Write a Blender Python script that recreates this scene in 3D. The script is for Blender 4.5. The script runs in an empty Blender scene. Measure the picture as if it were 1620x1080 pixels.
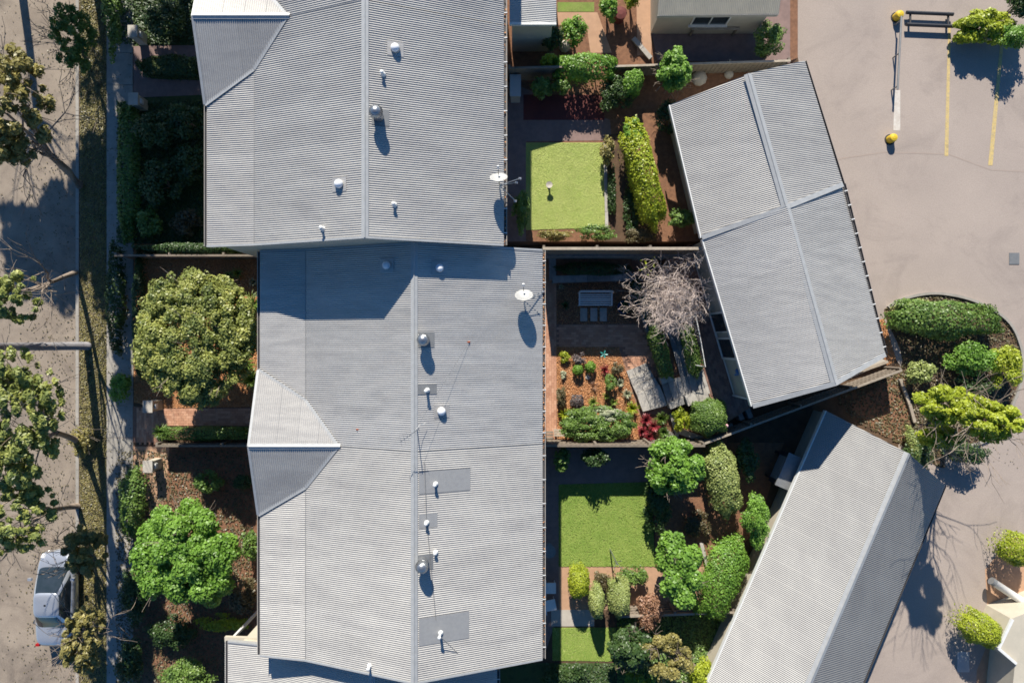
import bpy, math, random
import numpy as np
from mathutils import Vector
random.seed(7); RNG = np.random.default_rng(7)
S = bpy.context.scene
R = math.radians
# ---------------------------------------------------------------- camera, sky, sun, exposure
CAMZ, FPX = 32.0, 1080.0
cam = bpy.data.objects.new('camera', bpy.data.cameras.new('camera'))
S.collection.objects.link(cam); S.camera = cam
cam.location = (0, 0, CAMZ); cam.rotation_euler = (0, 0, 0)
cam.data.sensor_width = 36; cam.data.lens = 24; cam.data.clip_end = 2000
SUN_EL, SUN_AZ = 34.0, -6.6            # azimuth from +Y (north), negative = west
world = bpy.data.worlds.new('World'); S.world = world; world.use_nodes = True
wn = world.node_tree
sky = wn.nodes.new('ShaderNodeTexSky'); sky.sky_type = 'NISHITA'; sky.sun_disc = False
sky.sun_elevation = R(SUN_EL); sky.sun_rotation = R(SUN_AZ)
sky.air_density = 1.0; sky.dust_density = 0.3; sky.ozone_density = 6.0
wn.nodes['Background'].inputs['Strength'].default_value = 0.072
hsv = wn.nodes.new('ShaderNodeHueSaturation'); hsv.inputs['Saturation'].default_value = 1.2
wn.links.new(sky.outputs[0], hsv.inputs['Color']); wn.links.new(hsv.outputs[0], wn.nodes['Background'].inputs['Color'])
sl = bpy.data.lights.new('sun', 'SUN'); sl.energy = 5.0; sl.angle = R(0.5); sl.color = (1.0, 0.94, 0.83)
so = bpy.data.objects.new('sun', sl); S.collection.objects.link(so)
d = Vector((math.sin(R(SUN_AZ))*math.cos(R(SUN_EL)), math.cos(R(SUN_AZ))*math.cos(R(SUN_EL)), math.sin(R(SUN_EL))))
so.rotation_euler = d.to_track_quat('Z', 'Y').to_euler(); so.location = (0, 20, 40)
S.view_settings.view_transform = 'Standard'; S.view_settings.look = 'None'
S.view_settings.gamma = 1; S.view_settings.use_curve_mapping = False
S.view_settings.exposure = 0.68
S.cycles.pixel_filter_type = 'BLACKMAN_HARRIS'; S.cycles.filter_width = 1.65
S.cycles.max_bounces = 6; S.cycles.transparent_max_bounces = 6
# ---------------------------------------------------------------- helpers
def W(px, py, z=0.0):                  # the place at height z that a survey pixel of the photograph shows
    return Vector(((px-810.0)*(CAMZ-z)/FPX, (540.0-py)*(CAMZ-z)/FPX, z))
ORG = {}
def mesh(verts, faces, smooth=False):
    m = bpy.data.meshes.new('mesh')
    m.from_pydata([tuple(v) for v in verts], [], faces); m.update()
    if smooth: m.polygons.foreach_set('use_smooth', [True]*len(m.polygons))
    return m
def obj(name, data, mat, parent=None, smooth=False, label=None, kind=None):
    """data = (verts, faces) in world space, or a MB"""
    v, f = (data.v, data.f) if isinstance(data, MB) else data
    off = ORG.get(parent.name, Vector((0, 0, 0))) if parent else Vector((0, 0, 0))
    vv = np.asarray([tuple(q) for q in v], dtype=float) if not isinstance(v, np.ndarray) else v
    m = mesh((vv - np.array(off)).tolist(), f, smooth)
    if mat: m.materials.append(mat)
    o = bpy.data.objects.new(name, m); S.collection.objects.link(o)
    if parent: o.parent = parent
    ORG[o.name] = off
    if label: o['label'] = label
    if kind: o['kind'] = kind
    return o
def thing(name, label, cat, loc=(0, 0, 0), group=None):
    o = bpy.data.objects.new(name, None); S.collection.objects.link(o)
    o.location = loc; o.empty_display_size = 0.2; ORG[o.name] = Vector(loc)
    o['label'] = label; o['category'] = cat
    if group: o['group'] = group
    return o
def tag(o, label, cat, group=None):
    o['label'] = label; o['category'] = cat
    if group: o['group'] = group
    return o
class MB:
    def __init__(s): s.v = []; s.f = []
    def add(s, v, f):
        n = len(s.v); s.v += [tuple(q) for q in v]; s.f += [tuple(i+n for i in q) for q in f]; return s
    def box(s, a, b, rot=0.0, c=None):
        (x0, y0, z0), (x1, y1, z1) = a, b
        v = [(x0,y0,z0),(x1,y0,z0),(x1,y1,z0),(x0,y1,z0),(x0,y0,z1),(x1,y0,z1),(x1,y1,z1),(x0,y1,z1)]
        if rot:
            cx, cy = c if c else ((x0+x1)/2, (y0+y1)/2); k, q = math.cos(rot), math.sin(rot)
            v = [(cx+(x-cx)*k-(y-cy)*q, cy+(x-cx)*q+(y-cy)*k, z) for x, y, z in v]
        return s.add(v, [(0,3,2,1),(4,5,6,7),(0,1,5,4),(1,2,6,5),(2,3,7,6),(3,0,4,7)])
    def obox(s, c, L, D, H, rot):       # box with base centre c, length L along rot, depth D, height H
        return s.box((c[0]-L/2, c[1]-D/2, c[2]), (c[0]+L/2, c[1]+D/2, c[2]+H), rot, (c[0], c[1]))
    def prism(s, poly, z0, z1):
        n = len(poly); a = sum(poly[i][0]*poly[(i+1)%n][1]-poly[(i+1)%n][0]*poly[i][1] for i in range(n))
        if a < 0: poly = poly[::-1]
        zt = z1 if callable(z1) else (lambda x, y: z1)
        v = [(p[0], p[1], z0) for p in poly] + [(p[0], p[1], zt(p[0], p[1])) for p in poly]
        f = [tuple(range(n))[::-1], tuple(range(n, 2*n))] + [(i, (i+1)%n, n+(i+1)%n, n+i) for i in range(n)]
        return s.add(v, f)
    def tube(s, pts, rad, k=8, cap=True):
        pts = [Vector(p) for p in pts]; rad = rad if isinstance(rad, (list, tuple)) else [rad]*len(pts)
        v = []; f = []
        for i, p in enumerate(pts):
            t = (pts[min(i+1, len(pts)-1)]-pts[max(i-1, 0)])
            t = t.normalized() if t.length > 1e-9 else Vector((0, 0, 1))
            a = t.cross(Vector((0, 0, 1))) if abs(t.z) < 0.95 else t.cross(Vector((1, 0, 0)))
            a.normalize(); b = t.cross(a)
            for j in range(k):
                g = 2*math.pi*j/k; v.append(p + (a*math.cos(g)+b*math.sin(g))*rad[i])
        for i in range(len(pts)-1):
            for j in range(k):
                f.append((i*k+j, i*k+(j+1)%k, (i+1)*k+(j+1)%k, (i+1)*k+j))
        if cap: f += [tuple(range(k)), tuple(range((len(pts)-1)*k, len(pts)*k))[::-1]]
        return s.add(v, f)
    def lathe(s, c, prof, k=16, top=True):     # prof = [(r,z)]
        v = []; f = []
        for r, z in prof:
            for j in range(k):
                g = 2*math.pi*j/k; v.append((c[0]+r*math.cos(g), c[1]+r*math.sin(g), c[2]+z))
        for i in range(len(prof)-1):
            for j in range(k): f.append((i*k+j, i*k+(j+1)%k, (i+1)*k+(j+1)%k, (i+1)*k+j))
        if top: f.append(tuple(range((len(prof)-1)*k, len(prof)*k)))
        return s.add(v, f)
    def extrude(s, p0, p1, prof, closed=True):  # profile (u sideways to the right of travel, v up)
        p0, p1 = Vector(p0), Vector(p1); t = (p1-p0).normalized()
        u = t.cross(Vector((0, 0, 1))).normalized(); n = len(prof)
        v = [p0+u*a+Vector((0, 0, b)) for a, b in prof] + [p1+u*a+Vector((0, 0, b)) for a, b in prof]
        f = [(i, (i+1)%n, n+(i+1)%n, n+i) for i in range(n if closed else n-1)]
        if closed: f += [tuple(range(n))[::-1], tuple(range(n, 2*n))]
        return s.add(v, f)
def inside(poly, x, y):
    c = False; n = len(poly); j = n-1
    for i in range(n):
        xi, yi = poly[i][0], poly[i][1]; xj, yj = poly[j][0], poly[j][1]
        if (yi > y) != (yj > y) and x < (xj-xi)*(y-yi)/(yj-yi)+xi: c = not c
        j = i
    return c
# ---------------------------------------------------------------- materials
def mat(name, c1, c2=None, rough=0.8, metal=0.0, scale=3.0, bump=0.0, bscale=40.0, stretch=(1,1,1), vary=0.0,
        tint=None, trans=0.0, c3=None, spec=None, contrast=(0.35, 0.65), detail=6, stain=0.0, sscale=.5):
    m = bpy.data.materials.new(name); m.use_nodes = True; nt = m.node_tree; N = nt.nodes; L = nt.links
    b = N['Principled BSDF']; b.inputs['Roughness'].default_value = rough; b.inputs['Metallic'].default_value = metal
    if spec is not None: b.inputs['Specular IOR Level'].default_value = spec
    c2 = c2 or tuple(x*0.8 for x in c1)
    geo = N.new('ShaderNodeNewGeometry'); mp = N.new('ShaderNodeMapping'); mp.inputs['Scale'].default_value = stretch
    L.new(geo.outputs['Position'], mp.inputs[0])
    nz = N.new('ShaderNodeTexNoise'); nz.inputs['Scale'].default_value = scale; nz.inputs['Detail'].default_value = detail
    nz.inputs['Roughness'].default_value = 0.65
    L.new(mp.outputs[0], nz.inputs['Vector'])
    rp = N.new('ShaderNodeValToRGB'); rp.color_ramp.elements[0].position = contrast[0]; rp.color_ramp.elements[1].position = contrast[1]
    rp.color_ramp.elements[0].color = (*c1, 1); rp.color_ramp.elements[1].color = (*c2, 1)
    if c3:
        e = rp.color_ramp.elements.new((contrast[0]+contrast[1])/2); e.color = (*c3, 1)
    L.new(nz.outputs[0], rp.inputs[0]); out = rp.outputs[0]
    if tint:                            # per-leaf colour from a mesh attribute
        at = N.new('ShaderNodeAttribute'); at.attribute_name = 'tint'
        r2 = N.new('ShaderNodeValToRGB'); els = r2.color_ramp.elements
        for i, c in enumerate(tint):
            e = els[i] if i < 2 else els.new(1.0)
            e.position = i/(len(tint)-1); e.color = (*c, 1)
        L.new(at.outputs['Fac'], r2.inputs[0])
        mx = N.new('ShaderNodeMix'); mx.data_type = 'RGBA'; mx.inputs[0].default_value = 0.7
        L.new(out, mx.inputs[6]); L.new(r2.outputs[0], mx.inputs[7]); out = mx.outputs[2]
    if stain:
        n3 = N.new('ShaderNodeTexNoise'); n3.inputs['Scale'].default_value = sscale; n3.inputs['Detail'].default_value = 9; n3.inputs['Roughness'].default_value = .7
        n3.inputs['Distortion'].default_value = .8
        mp3 = N.new('ShaderNodeMapping'); mp3.inputs['Location'].default_value = (17.3, 4.1, 2.2); L.new(mp.outputs[0], mp3.inputs[0]); L.new(mp3.outputs[0], n3.inputs['Vector'])
        r3 = N.new('ShaderNodeValToRGB'); r3.color_ramp.elements[0].position = .50; r3.color_ramp.elements[1].position = .66
        r3.color_ramp.elements[0].color = (1, 1, 1, 1); r3.color_ramp.elements[1].color = (1-stain, 1-stain, 1-stain*.95, 1)
        L.new(n3.outputs[0], r3.inputs[0]); m3 = N.new('ShaderNodeMix'); m3.data_type = 'RGBA'; m3.blend_type = 'MULTIPLY'; m3.inputs[0].default_value = 1
        L.new(out, m3.inputs[6]); L.new(r3.outputs[0], m3.inputs[7]); out = m3.outputs[2]
        n4 = N.new('ShaderNodeTexNoise'); n4.inputs['Scale'].default_value = 22; n4.inputs['Detail'].default_value = 4; L.new(mp.outputs[0], n4.inputs['Vector'])
        r4 = N.new('ShaderNodeMapRange'); r4.inputs['From Min'].default_value = .3; r4.inputs['From Max'].default_value = .7; r4.inputs['To Min'].default_value = .88; r4.inputs['To Max'].default_value = 1.08
        L.new(n4.outputs[0], r4.inputs[0]); h4 = N.new('ShaderNodeHueSaturation'); L.new(r4.outputs[0], h4.inputs['Value']); L.new(out, h4.inputs['Color']); out = h4.outputs[0]
    if vary:
        oi = N.new('ShaderNodeObjectInfo'); mr = N.new('ShaderNodeMapRange')
        mr.inputs['To Min'].default_value = 1-vary; mr.inputs['To Max'].default_value = 1+vary
        L.new(oi.outputs['Random'], mr.inputs[0])
        hs = N.new('ShaderNodeHueSaturation'); L.new(mr.outputs[0], hs.inputs['Value']); L.new(out, hs.inputs['Color']); out = hs.outputs[0]
    L.new(out, b.inputs['Base Color'])
    if bump:
        n2 = N.new('ShaderNodeTexNoise'); n2.inputs['Scale'].default_value = bscale; n2.inputs['Detail'].default_value = 5
        L.new(mp.outputs[0], n2.inputs['Vector'])
        bp = N.new('ShaderNodeBump'); bp.inputs['Strength'].default_value = bump; bp.inputs['Distance'].default_value = 0.03
        L.new(n2.outputs[0], bp.inputs['Height']); L.new(bp.outputs[0], b.inputs['Normal'])
    if trans:
        tr = N.new('ShaderNodeBsdfTranslucent'); L.new(out, tr.inputs[0])
        ms = N.new('ShaderNodeMixShader'); ms.inputs[0].default_value = trans
        L.new(b.outputs[0], ms.inputs[1]); L.new(tr.outputs[0], ms.inputs[2])
        L.new(ms.outputs[0], N['Material Output'].inputs['Surface'])
    return m
M = {}
M['roof'] = mat('corrugated_steel', (.485,.465,.435), (.405,.39,.37), rough=.40, metal=.35, scale=1.6, stretch=(.5,3,1), vary=.045, stain=.10, sscale=.9)
M['roof_old'] = mat('corrugated_steel_weathered', (.465,.447,.415), (.39,.375,.355), rough=.5, metal=.2, scale=.9, stretch=(.5,2,1), vary=.045, stain=.12, sscale=.7)
M['roof_shed'] = mat('corrugated_steel_dull', (.29,.285,.275), (.25,.245,.24), rough=.5, metal=.2, scale=.9, stretch=(1.5,.6,1), vary=.02)
M['roof_cream'] = mat('cream_roof_steel', (.52,.47,.36), (.45,.41,.32), rough=.5, metal=.1, vary=.02)
M['roof_white'] = mat('pale_steel', (.47,.47,.46), (.40,.40,.39), rough=.5, metal=.2, scale=1.2, vary=.02)
M['flash'] = mat('flashing_steel', (.44,.445,.44), (.38,.385,.38), rough=.45, metal=.2, scale=6)
M['lead_light'] = mat('faded_lead_sheet', (.33,.33,.325), (.29,.29,.29), rough=.55, metal=.2, scale=8)
M['lead'] = mat('lead_sheet', (.23,.235,.235), (.19,.195,.2), rough=.55, metal=.3, scale=8)
M['gutter'] = mat('gutter_paint', (.50,.46,.40), (.42,.38,.33), rough=.5, scale=8)
M['gutter_dark'] = mat('gutter_trough', (.05,.05,.06), (.08,.075,.07), rough=.6, scale=10)
M['wall'] = mat('render_cream', (.50,.45,.36), (.44,.40,.32), rough=.85, scale=2, bump=.15, bscale=60)
M['wall_grey'] = mat('render_greygreen', (.40,.41,.37), (.34,.35,.32), rough=.85, scale=2, bump=.15, bscale=60)
M['white'] = mat('white_paint', (.72,.72,.70), (.64,.64,.62), rough=.45, scale=12)
M['dome'] = mat('dome_acrylic', (.80,.81,.83), (.76,.78,.80), rough=.2, scale=4)
M['glass'] = mat('window_glass', (.03,.04,.05), (.02,.03,.035), rough=.05, spec=.8)
M['concrete'] = mat('concrete_paving', (.40,.33,.275), (.34,.28,.235), rough=.9, scale=.35, bump=.1, bscale=80, contrast=(.3,.7), detail=10)
M['carpark'] = mat('worn_concrete', (.395,.328,.282), (.325,.27,.235), rough=.9, scale=.22, bump=.12, bscale=60, contrast=(.28,.72), detail=12, stain=.17, sscale=.32)
M['road'] = mat('pale_asphalt', (.33,.27,.21), (.23,.185,.145), rough=.92, scale=.6, bump=.25, bscale=90, detail=10, stain=.34, sscale=.6)
M['kerb'] = mat('kerb_concrete', (.36,.33,.29), (.28,.26,.23), rough=.9, scale=3, bump=.2, vary=.08)
M['line'] = mat('line_paint_yellow', (.60,.44,.15), (.46,.36,.20), rough=.7, scale=9, detail=10, stain=.25, sscale=6)
M['line_white'] = mat('line_paint_white', (.60,.56,.50), (.48,.42,.36), rough=.7, scale=5)
M['yellow'] = mat('bollard_yellow', (.72,.50,.03), (.62,.42,.03), rough=.4, scale=8)
M['soil'] = mat('bare_soil', (.12,.075,.045), (.07,.045,.03), rough=1, scale=2.5, bump=.5, bscale=30, c3=(.10,.06,.035))
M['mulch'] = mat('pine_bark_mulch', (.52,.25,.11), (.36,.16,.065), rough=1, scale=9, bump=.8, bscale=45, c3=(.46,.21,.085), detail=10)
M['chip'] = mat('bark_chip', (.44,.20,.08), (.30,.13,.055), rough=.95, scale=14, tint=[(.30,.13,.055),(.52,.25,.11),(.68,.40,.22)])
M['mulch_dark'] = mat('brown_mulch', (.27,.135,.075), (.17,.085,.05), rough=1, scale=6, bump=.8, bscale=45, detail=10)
M['paver'] = mat('brick_paver', (.52,.27,.17), (.42,.21,.135), rough=.9, scale=5, bump=.3, bscale=60, tint=[(.40,.20,.125),(.52,.28,.175),(.62,.37,.25)])
M['paver_base'] = mat('paver_bedding', (.30,.17,.115), (.24,.135,.095), rough=1, scale=8)
M['paving_mauve'] = mat('mauve_brick_paving', (.26,.175,.155), (.20,.135,.12), rough=.9, scale=3, bump=.3, bscale=30)
M['block'] = mat('garden_block', (.31,.30,.285), (.21,.205,.20), rough=.9, scale=5, bump=.4, bscale=40, vary=.26)
M['slab'] = mat('step_stone', (.44,.41,.365), (.34,.315,.285), rough=.9, scale=6, bump=.4, bscale=35, vary=.10)
M['timber'] = mat('weathered_timber', (.25,.205,.16), (.17,.14,.11), rough=.9, scale=3, stretch=(1,1,8), bump=.4, bscale=30, vary=.15)
M['timber_pale'] = mat('sun_bleached_timber', (.42,.36,.28), (.30,.25,.2), rough=.9, scale=4, bump=.4, bscale=30, vary=.15)
M['pole'] = mat('grey_pole_timber', (.30,.29,.30), (.22,.21,.22), rough=.85, scale=5, stretch=(1,1,.2), bump=.3, bscale=30)
M['bark'] = mat('gum_bark', (.34,.27,.21), (.20,.16,.13), rough=.9, scale=4, bump=.4, bscale=20)
M['twig'] = mat('bare_twig_bark', (.47,.38,.34), (.36,.28,.26), rough=.9, scale=6, c3=(.56,.47,.41))
M['lawn'] = mat('lawn_grass', (.19,.27,.05), (.14,.21,.035), rough=.95, scale=1.5, bump=.4, bscale=90, c3=(.21,.26,.06), detail=12, stain=.22, sscale=.8)
M['lawn2'] = mat('lawn_grass_bright', (.40,.48,.13), (.34,.42,.10), rough=.95, scale=1.2, bump=.4, bscale=90, c3=(.43,.47,.15), detail=12, stain=.18, sscale=.8)
M['verge'] = mat('dry_verge_grass', (.27,.20,.115), (.13,.10,.055), rough=1, scale=1.6, bump=.8, bscale=60, c3=(.17,.15,.06), detail=12)
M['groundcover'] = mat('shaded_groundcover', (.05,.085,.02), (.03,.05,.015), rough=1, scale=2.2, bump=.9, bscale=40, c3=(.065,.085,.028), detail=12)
M['steel'] = mat('galvanised_steel', (.42,.43,.44), (.34,.35,.36), rough=.35, metal=.8, scale=10)
M['black'] = mat('black_steel', (.02,.02,.024), (.03,.03,.034), rough=.5)
M['rust'] = mat('rust_red', (.35,.09,.04), (.25,.07,.03), rough=.8, scale=20)
M['pot'] = mat('blue_glazed_pot', (.03,.09,.20), (.02,.06,.14), rough=.2)
M['maroon'] = mat('maroon_deck', (.14,.03,.025), (.10,.022,.02), rough=.8, scale=3, vary=.08)
M['blue'] = mat('blue_plastic', (.03,.17,.42), (.03,.13,.34), rough=.35)
M['carpaint'] = mat('silver_car_paint', (.55,.57,.60), (.53,.55,.58), rough=.25, metal=.6, scale=2)
M['rubber'] = mat('tyre_rubber', (.02,.02,.02), (.03,.03,.03), rough=.8)
M['lampred'] = mat('red_lens', (.35,.01,.01), (.3,.01,.01), rough=.2)
M['lampclear'] = mat('clear_lens', (.7,.72,.75), (.6,.62,.65), rough=.1)
M['tan'] = mat('tan_paving', (.48,.29,.18), (.40,.24,.15), rough=.9, scale=3, bump=.2, bscale=40)
M['pale_conc'] = mat('pale_concrete', (.48,.44,.38), (.40,.36,.31), rough=.9, scale=2, bump=.2, bscale=50)
def leafmat(name, cols, trans=.25, rough=.45):
    return mat(name, cols[0], cols[-1], rough=rough, scale=1.3, tint=cols, trans=trans, contrast=(.4,.6), spec=.5)
G = {}
G['olive']  = leafmat('leaf_grey_olive', [(.09,.14,.045),(.27,.32,.08),(.55,.55,.15)], .35)
G['bright'] = leafmat('leaf_bright_green', [(.105,.225,.030),(.180,.345,.045),(.285,.480,.075)], .35)
G['mid']    = leafmat('leaf_mid_green', [(.075,.150,.030),(.135,.232,.042),(.210,.315,.068)])
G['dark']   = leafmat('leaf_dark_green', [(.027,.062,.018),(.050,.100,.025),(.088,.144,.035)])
G['lime']   = leafmat('leaf_lime', [(.216,.284,.020),(.365,.432,.027),(.513,.567,.054)], .35)
G['yellow'] = leafmat('leaf_yellow_gum', [(.154,.143,.044),(.286,.253,.077),(.440,.374,.121)], .3)
G['purple'] = leafmat('leaf_purple_grey', [(.069,.052,.057),(.138,.115,.115),(.230,.196,.184)])
G['red']    = leafmat('leaf_crimson', [(.138,.017,.023),(.299,.034,.052),(.483,.081,.092)], .3)
G['rusty']  = leafmat('leaf_rusty_pink', [(.184,.115,.057),(.345,.172,.103),(.460,.276,.184)])
G['pale']   = leafmat('leaf_variegated_pale', [(.184,.230,.115),(.345,.380,.230),(.575,.575,.414)])
G['cone']   = leafmat('leaf_grey_lime', [(.195,.255,.075),(.300,.360,.105),(.435,.480,.165)])
G['grass']  = leafmat('leaf_strap', [(.075,.150,.022),(.165,.270,.045),(.330,.450,.090)], .3)
G['lawn'] = leafmat('leaf_lawn', [(.17,.28,.035),(.24,.36,.05),(.33,.40,.09)], .2, .7)
G['lawnpale'] = leafmat('leaf_lawn_pale', [(.36,.46,.10),(.46,.55,.14),(.54,.58,.20)], .2, .7)
G['brown']  = leafmat('leaf_brown_green', [(.057,.052,.023),(.127,.103,.046),(.207,.172,.081)])
# ---------------------------------------------------------------- vegetation
def leaf_mesh(name, P, Nn, size, m, parent, aspect=2.2, tint=None, kind=None, label=None):
    n = len(P); r = RNG.normal(size=(n, 3)); Nn = Nn/np.maximum(np.linalg.norm(Nn, axis=1, keepdims=True), 1e-6)
    t = np.cross(Nn, r); t /= np.maximum(np.linalg.norm(t, axis=1, keepdims=True), 1e-6); b = np.cross(Nn, t)
    s = size*(0.6+0.8*RNG.random((n, 1)))
    v = np.stack([P-t*s*.5*aspect/2, P+b*s*.5*.9+Nn*s*.08, P+t*s*.5*aspect/2, P-b*s*.5*.9+Nn*s*.08], axis=1).reshape(-1, 3)
    off = np.array(ORG[parent.name]) if parent else np.zeros(3); v = v-off
    me = bpy.data.meshes.new('mesh'); me.vertices.add(4*n); me.vertices.foreach_set('co', v.astype(np.float32).ravel())
    me.loops.add(4*n); me.loops.foreach_set('vertex_index', np.arange(4*n, dtype=np.int32))
    me.polygons.add(n); me.polygons.foreach_set('loop_start', np.arange(0, 4*n, 4, dtype=np.int32))
    me.polygons.foreach_set('loop_total', np.full(n, 4, dtype=np.int32)); me.update(calc_edges=True)
    a = me.attributes.new('tint', 'FLOAT', 'POINT')
    tt = tint if tint is not None else RNG.random(n)
    a.data.foreach_set('value', np.repeat(np.clip(tt, 0, 1), 4).astype(np.float32))
    me.materials.append(m); o = bpy.data.objects.new(name, me); S.collection.objects.link(o)
    if parent: o.parent = parent
    ORG[o.name] = Vector(off)
    if kind: o['kind'] = kind
    return o
def crown_pts(c, rad, n, nclump=30, cr=(.25, .42), lo=-0.5, fill=.85):
    """clumps spread through an ellipsoid; returns points, normals, tint"""
    C = []
    while len(C) < nclump:
        q = RNG.normal(size=3); q /= np.linalg.norm(q)
        if q[2] < lo: continue
        C.append(q*(0.35+0.5*RNG.random()**.6)*fill/.85)
    C = np.array(C); rr = RNG.uniform(cr[0], cr[1], nclump); tc = RNG.random(nclump)
    w = rr**2; idx = RNG.choice(nclump, n, p=w/w.sum())
    q = RNG.normal(size=(n, 3)); q /= np.linalg.norm(q, axis=1, keepdims=True)
    rad_ = (RNG.random((n, 1))**.4)
    P = C[idx]+q*rad_*rr[idx][:, None]
    P = P*np.array(rad)+np.array(c)
    Nn = q*0.7+np.array([0, .1, .6])+RNG.normal(size=(n, 3))*.45
    return P, Nn, np.clip(tc[idx]*.45+RNG.random(n)*.55, 0, 1)
def stems(c, h, r, n, spread, k=5):
    b = MB()
    for i in range(n):
        a = RNG.random()*6.28; e = Vector(c)+Vector((math.cos(a)*spread, math.sin(a)*spread, h*.75))
        b.tube([Vector(c), Vector(c).lerp(e, .5)+Vector((0, 0, h*.08)), e], [r, r*.75, r*.35], k)
    return b
def shrub(px, py, rx, ry, h, g, label, leaf=.07, n=None, z0=0.0, name='shrub', group=None, cr=(.25,.42), nclump=26, cat='shrub', lo=-.3, aspect=2.2, low=.45):
    """px,py: where the middle of its crown shows; rx, ry in photo pixels; h metres above z0"""
    zc = z0+h*.6; c = W(px, py, zc); sx = (CAMZ-zc)/FPX; rx *= sx; ry *= sx
    t = thing(name, label, cat, (c.x, c.y, z0), group)
    area = 4*(rx*ry+rx*h*.4+ry*h*.4)
    n = n or int(min(30000, max(260, area*3.0/(leaf*leaf*.9))))
    P, Nn, ti = crown_pts((c.x, c.y, zc), (rx, ry, h*low), n, nclump, cr, lo)
    P[:, 2] = np.maximum(P[:, 2], z0+.03)
    leaf_mesh('foliage', P, Nn, leaf, G[g], t, tint=ti, aspect=aspect)
    obj('stem', stems((c.x, c.y, z0), h, max(.012, h*.02), 5, min(rx, ry)*.5), M['bark'], t)
    return t
def clipped(px, py, rx, ry, h, g, label, leaf=.05, z0=0.0, rot=0.0, boxy=2.6, name='clipped_hedge', group=None, cat='hedge', n=None, top=None, taper=0.0):
    """clipped hedge / topiary: superellipsoid skin of leaves over a full height; rot in degrees"""
    zt = z0+h*.8; c = W(px, py, zt); sx = (CAMZ-zt)/FPX; rx *= sx; ry *= sx
    t = thing(name, label, cat, (c.x, c.y, z0), group)
    n = n or int(min(45000, max(400, (rx*ry*4+2*(rx+ry)*h*1.2)*2.6/(leaf*leaf*.9))))
    q = RNG.normal(size=(n, 3)); q[:, 2] = np.abs(q[:, 2])*1.0-.25*RNG.random(n)
    p = boxy; L = (np.abs(q)**p).sum(1)**(1/p); q = q/L[:, None]
    top_z = q[:, 2:3]
    rj = 1-.18*RNG.random((n, 1))**1.5
    P = q*rj; fz = .5+.5*np.clip(P[:, 2], -1, 1)
    wv = 1+.06*np.sin(P[:, 0]*9+px)+.05*np.sin(P[:, 1]*11+py)+.07*np.sin(P[:, 0]*4+P[:, 1]*5+py)+RNG.normal(size=n)*.03
    P[:, 0] *= rx*wv*(1-taper*fz); P[:, 1] *= ry*wv*(1-taper*fz)
    z = np.where(P[:, 2] > 0, h*.5+P[:, 2]*h*.5, h*.5+P[:, 2]*h*1.9)
    k, s_ = math.cos(R(rot)), math.sin(R(rot))
    X = P[:, 0]*k-P[:, 1]*s_; Y = P[:, 0]*s_+P[:, 1]*k
    PP = np.stack([c.x+X, c.y+Y, z0+np.maximum(z+RNG.normal(size=n)*.03, .02)], 1)
    nx = q[:, 0]*k-q[:, 1]*s_; ny = q[:, 0]*s_+q[:, 1]*k
    Nn = np.stack([nx, ny, q[:, 2]+.3], 1)*.9+RNG.normal(size=(n, 3))*.45
    ti = np.clip(.5+.25*np.sin(PP[:, 0]*5)*np.sin(PP[:, 1]*4+1)+RNG.normal(size=n)*.25, 0, 1)
    leaf_mesh('foliage', PP, Nn, leaf, G[g], t, tint=ti)
    b = MB()
    for i in range(max(1, int(max(rx, ry)/.5))):
        u = (i+.5)/max(1, int(max(rx, ry)/.5))*2-1
        lx, ly = (u*rx*.8, 0) if rx > ry else (0, u*ry*.8)
        x, y = c.x+lx*k-ly*s_, c.y+lx*s_+ly*k
        b.tube([(x, y, z0), (x+.03, y, z0+h*.4), (x, y+.04, z0+h*.8)], [.03, .022, .01], 5)
    obj('stem', b, M['bark'], t)
    return t
def strappy(px, py, r, h, g, label, n=60, wid=.03, z0=0.0, name='strappy_plant', group=None, cat='plant', droop=.6):
    c = W(px, py, z0+h*.5); r *= (CAMZ-z0-h*.5)/FPX
    t = thing(name, label, cat, (c.x, c.y, z0), group)
    V = []; F = []; T = []
    for i in range(n):
        a = RNG.random()*6.283; L = r*(.55+.5*RNG.random()); up = h*(.35+.75*RNG.random()); dx, dy = math.cos(a), math.sin(a)
        w = wid*(.6+.7*RNG.random()); px_, py_ = -dy*w/2, dx*w/2
        K = 5; base = len(V)
        for k in range(K):
            s = k/(K-1); rr = L*s; zz = z0+.02+up*math.sin(min(1, s*1.15)*math.pi*.5)-(droop*up*max(0, s-.45)**1.3)
            ww = (1-s**2.2)*.9+.1
            V += [(c.x+dx*rr+px_*ww, c.y+dy*rr+py_*ww, zz), (c.x+dx*rr-px_*ww, c.y+dy*rr-py_*ww, zz)]
        tv = RNG.random(); T += [tv]*(2*K)
        F += [(base+2*k, base+2*k+1, base+2*k+3, base+2*k+2) for k in range(K-1)]
    o = obj('foliage', (V, F), G[g], t)
    at = o.data.attributes.new('tint', 'FLOAT', 'POINT'); at.data.foreach_set('value', T)
    return t
def limb(b, p, d_, L, r, depth, tips, k=6, spread=.6, rise=.12, minr=.006):
    p = Vector(p); d_ = Vector(d_).normalized(); pts = [p]; rad = [r]; n = 3
    for i in range(n):
        d_ = (d_+Vector(RNG.normal(size=3))*.14+Vector((0, 0, rise*.3))).normalized()
        pts.append(pts[-1]+d_*L/n); rad.append(r*(1-.42*(i+1)/n))
    b.tube(pts, rad, k, cap=False)
    if depth == 0: tips.append(pts[-1]); return
    m = 2+int(RNG.random()*2.2)
    for i in range(m):
        s = pts[1+int(RNG.random()*n*.999)] if i else pts[-1]
        q = (d_+Vector(RNG.normal(size=3))*spread+Vector((0, 0, rise))).normalized()
        limb(b, s, q, L*(.62+.22*RNG.random()), max(minr, rad[-1]*.75), depth-1, tips, max(3, k-1), spread, rise, minr)
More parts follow.
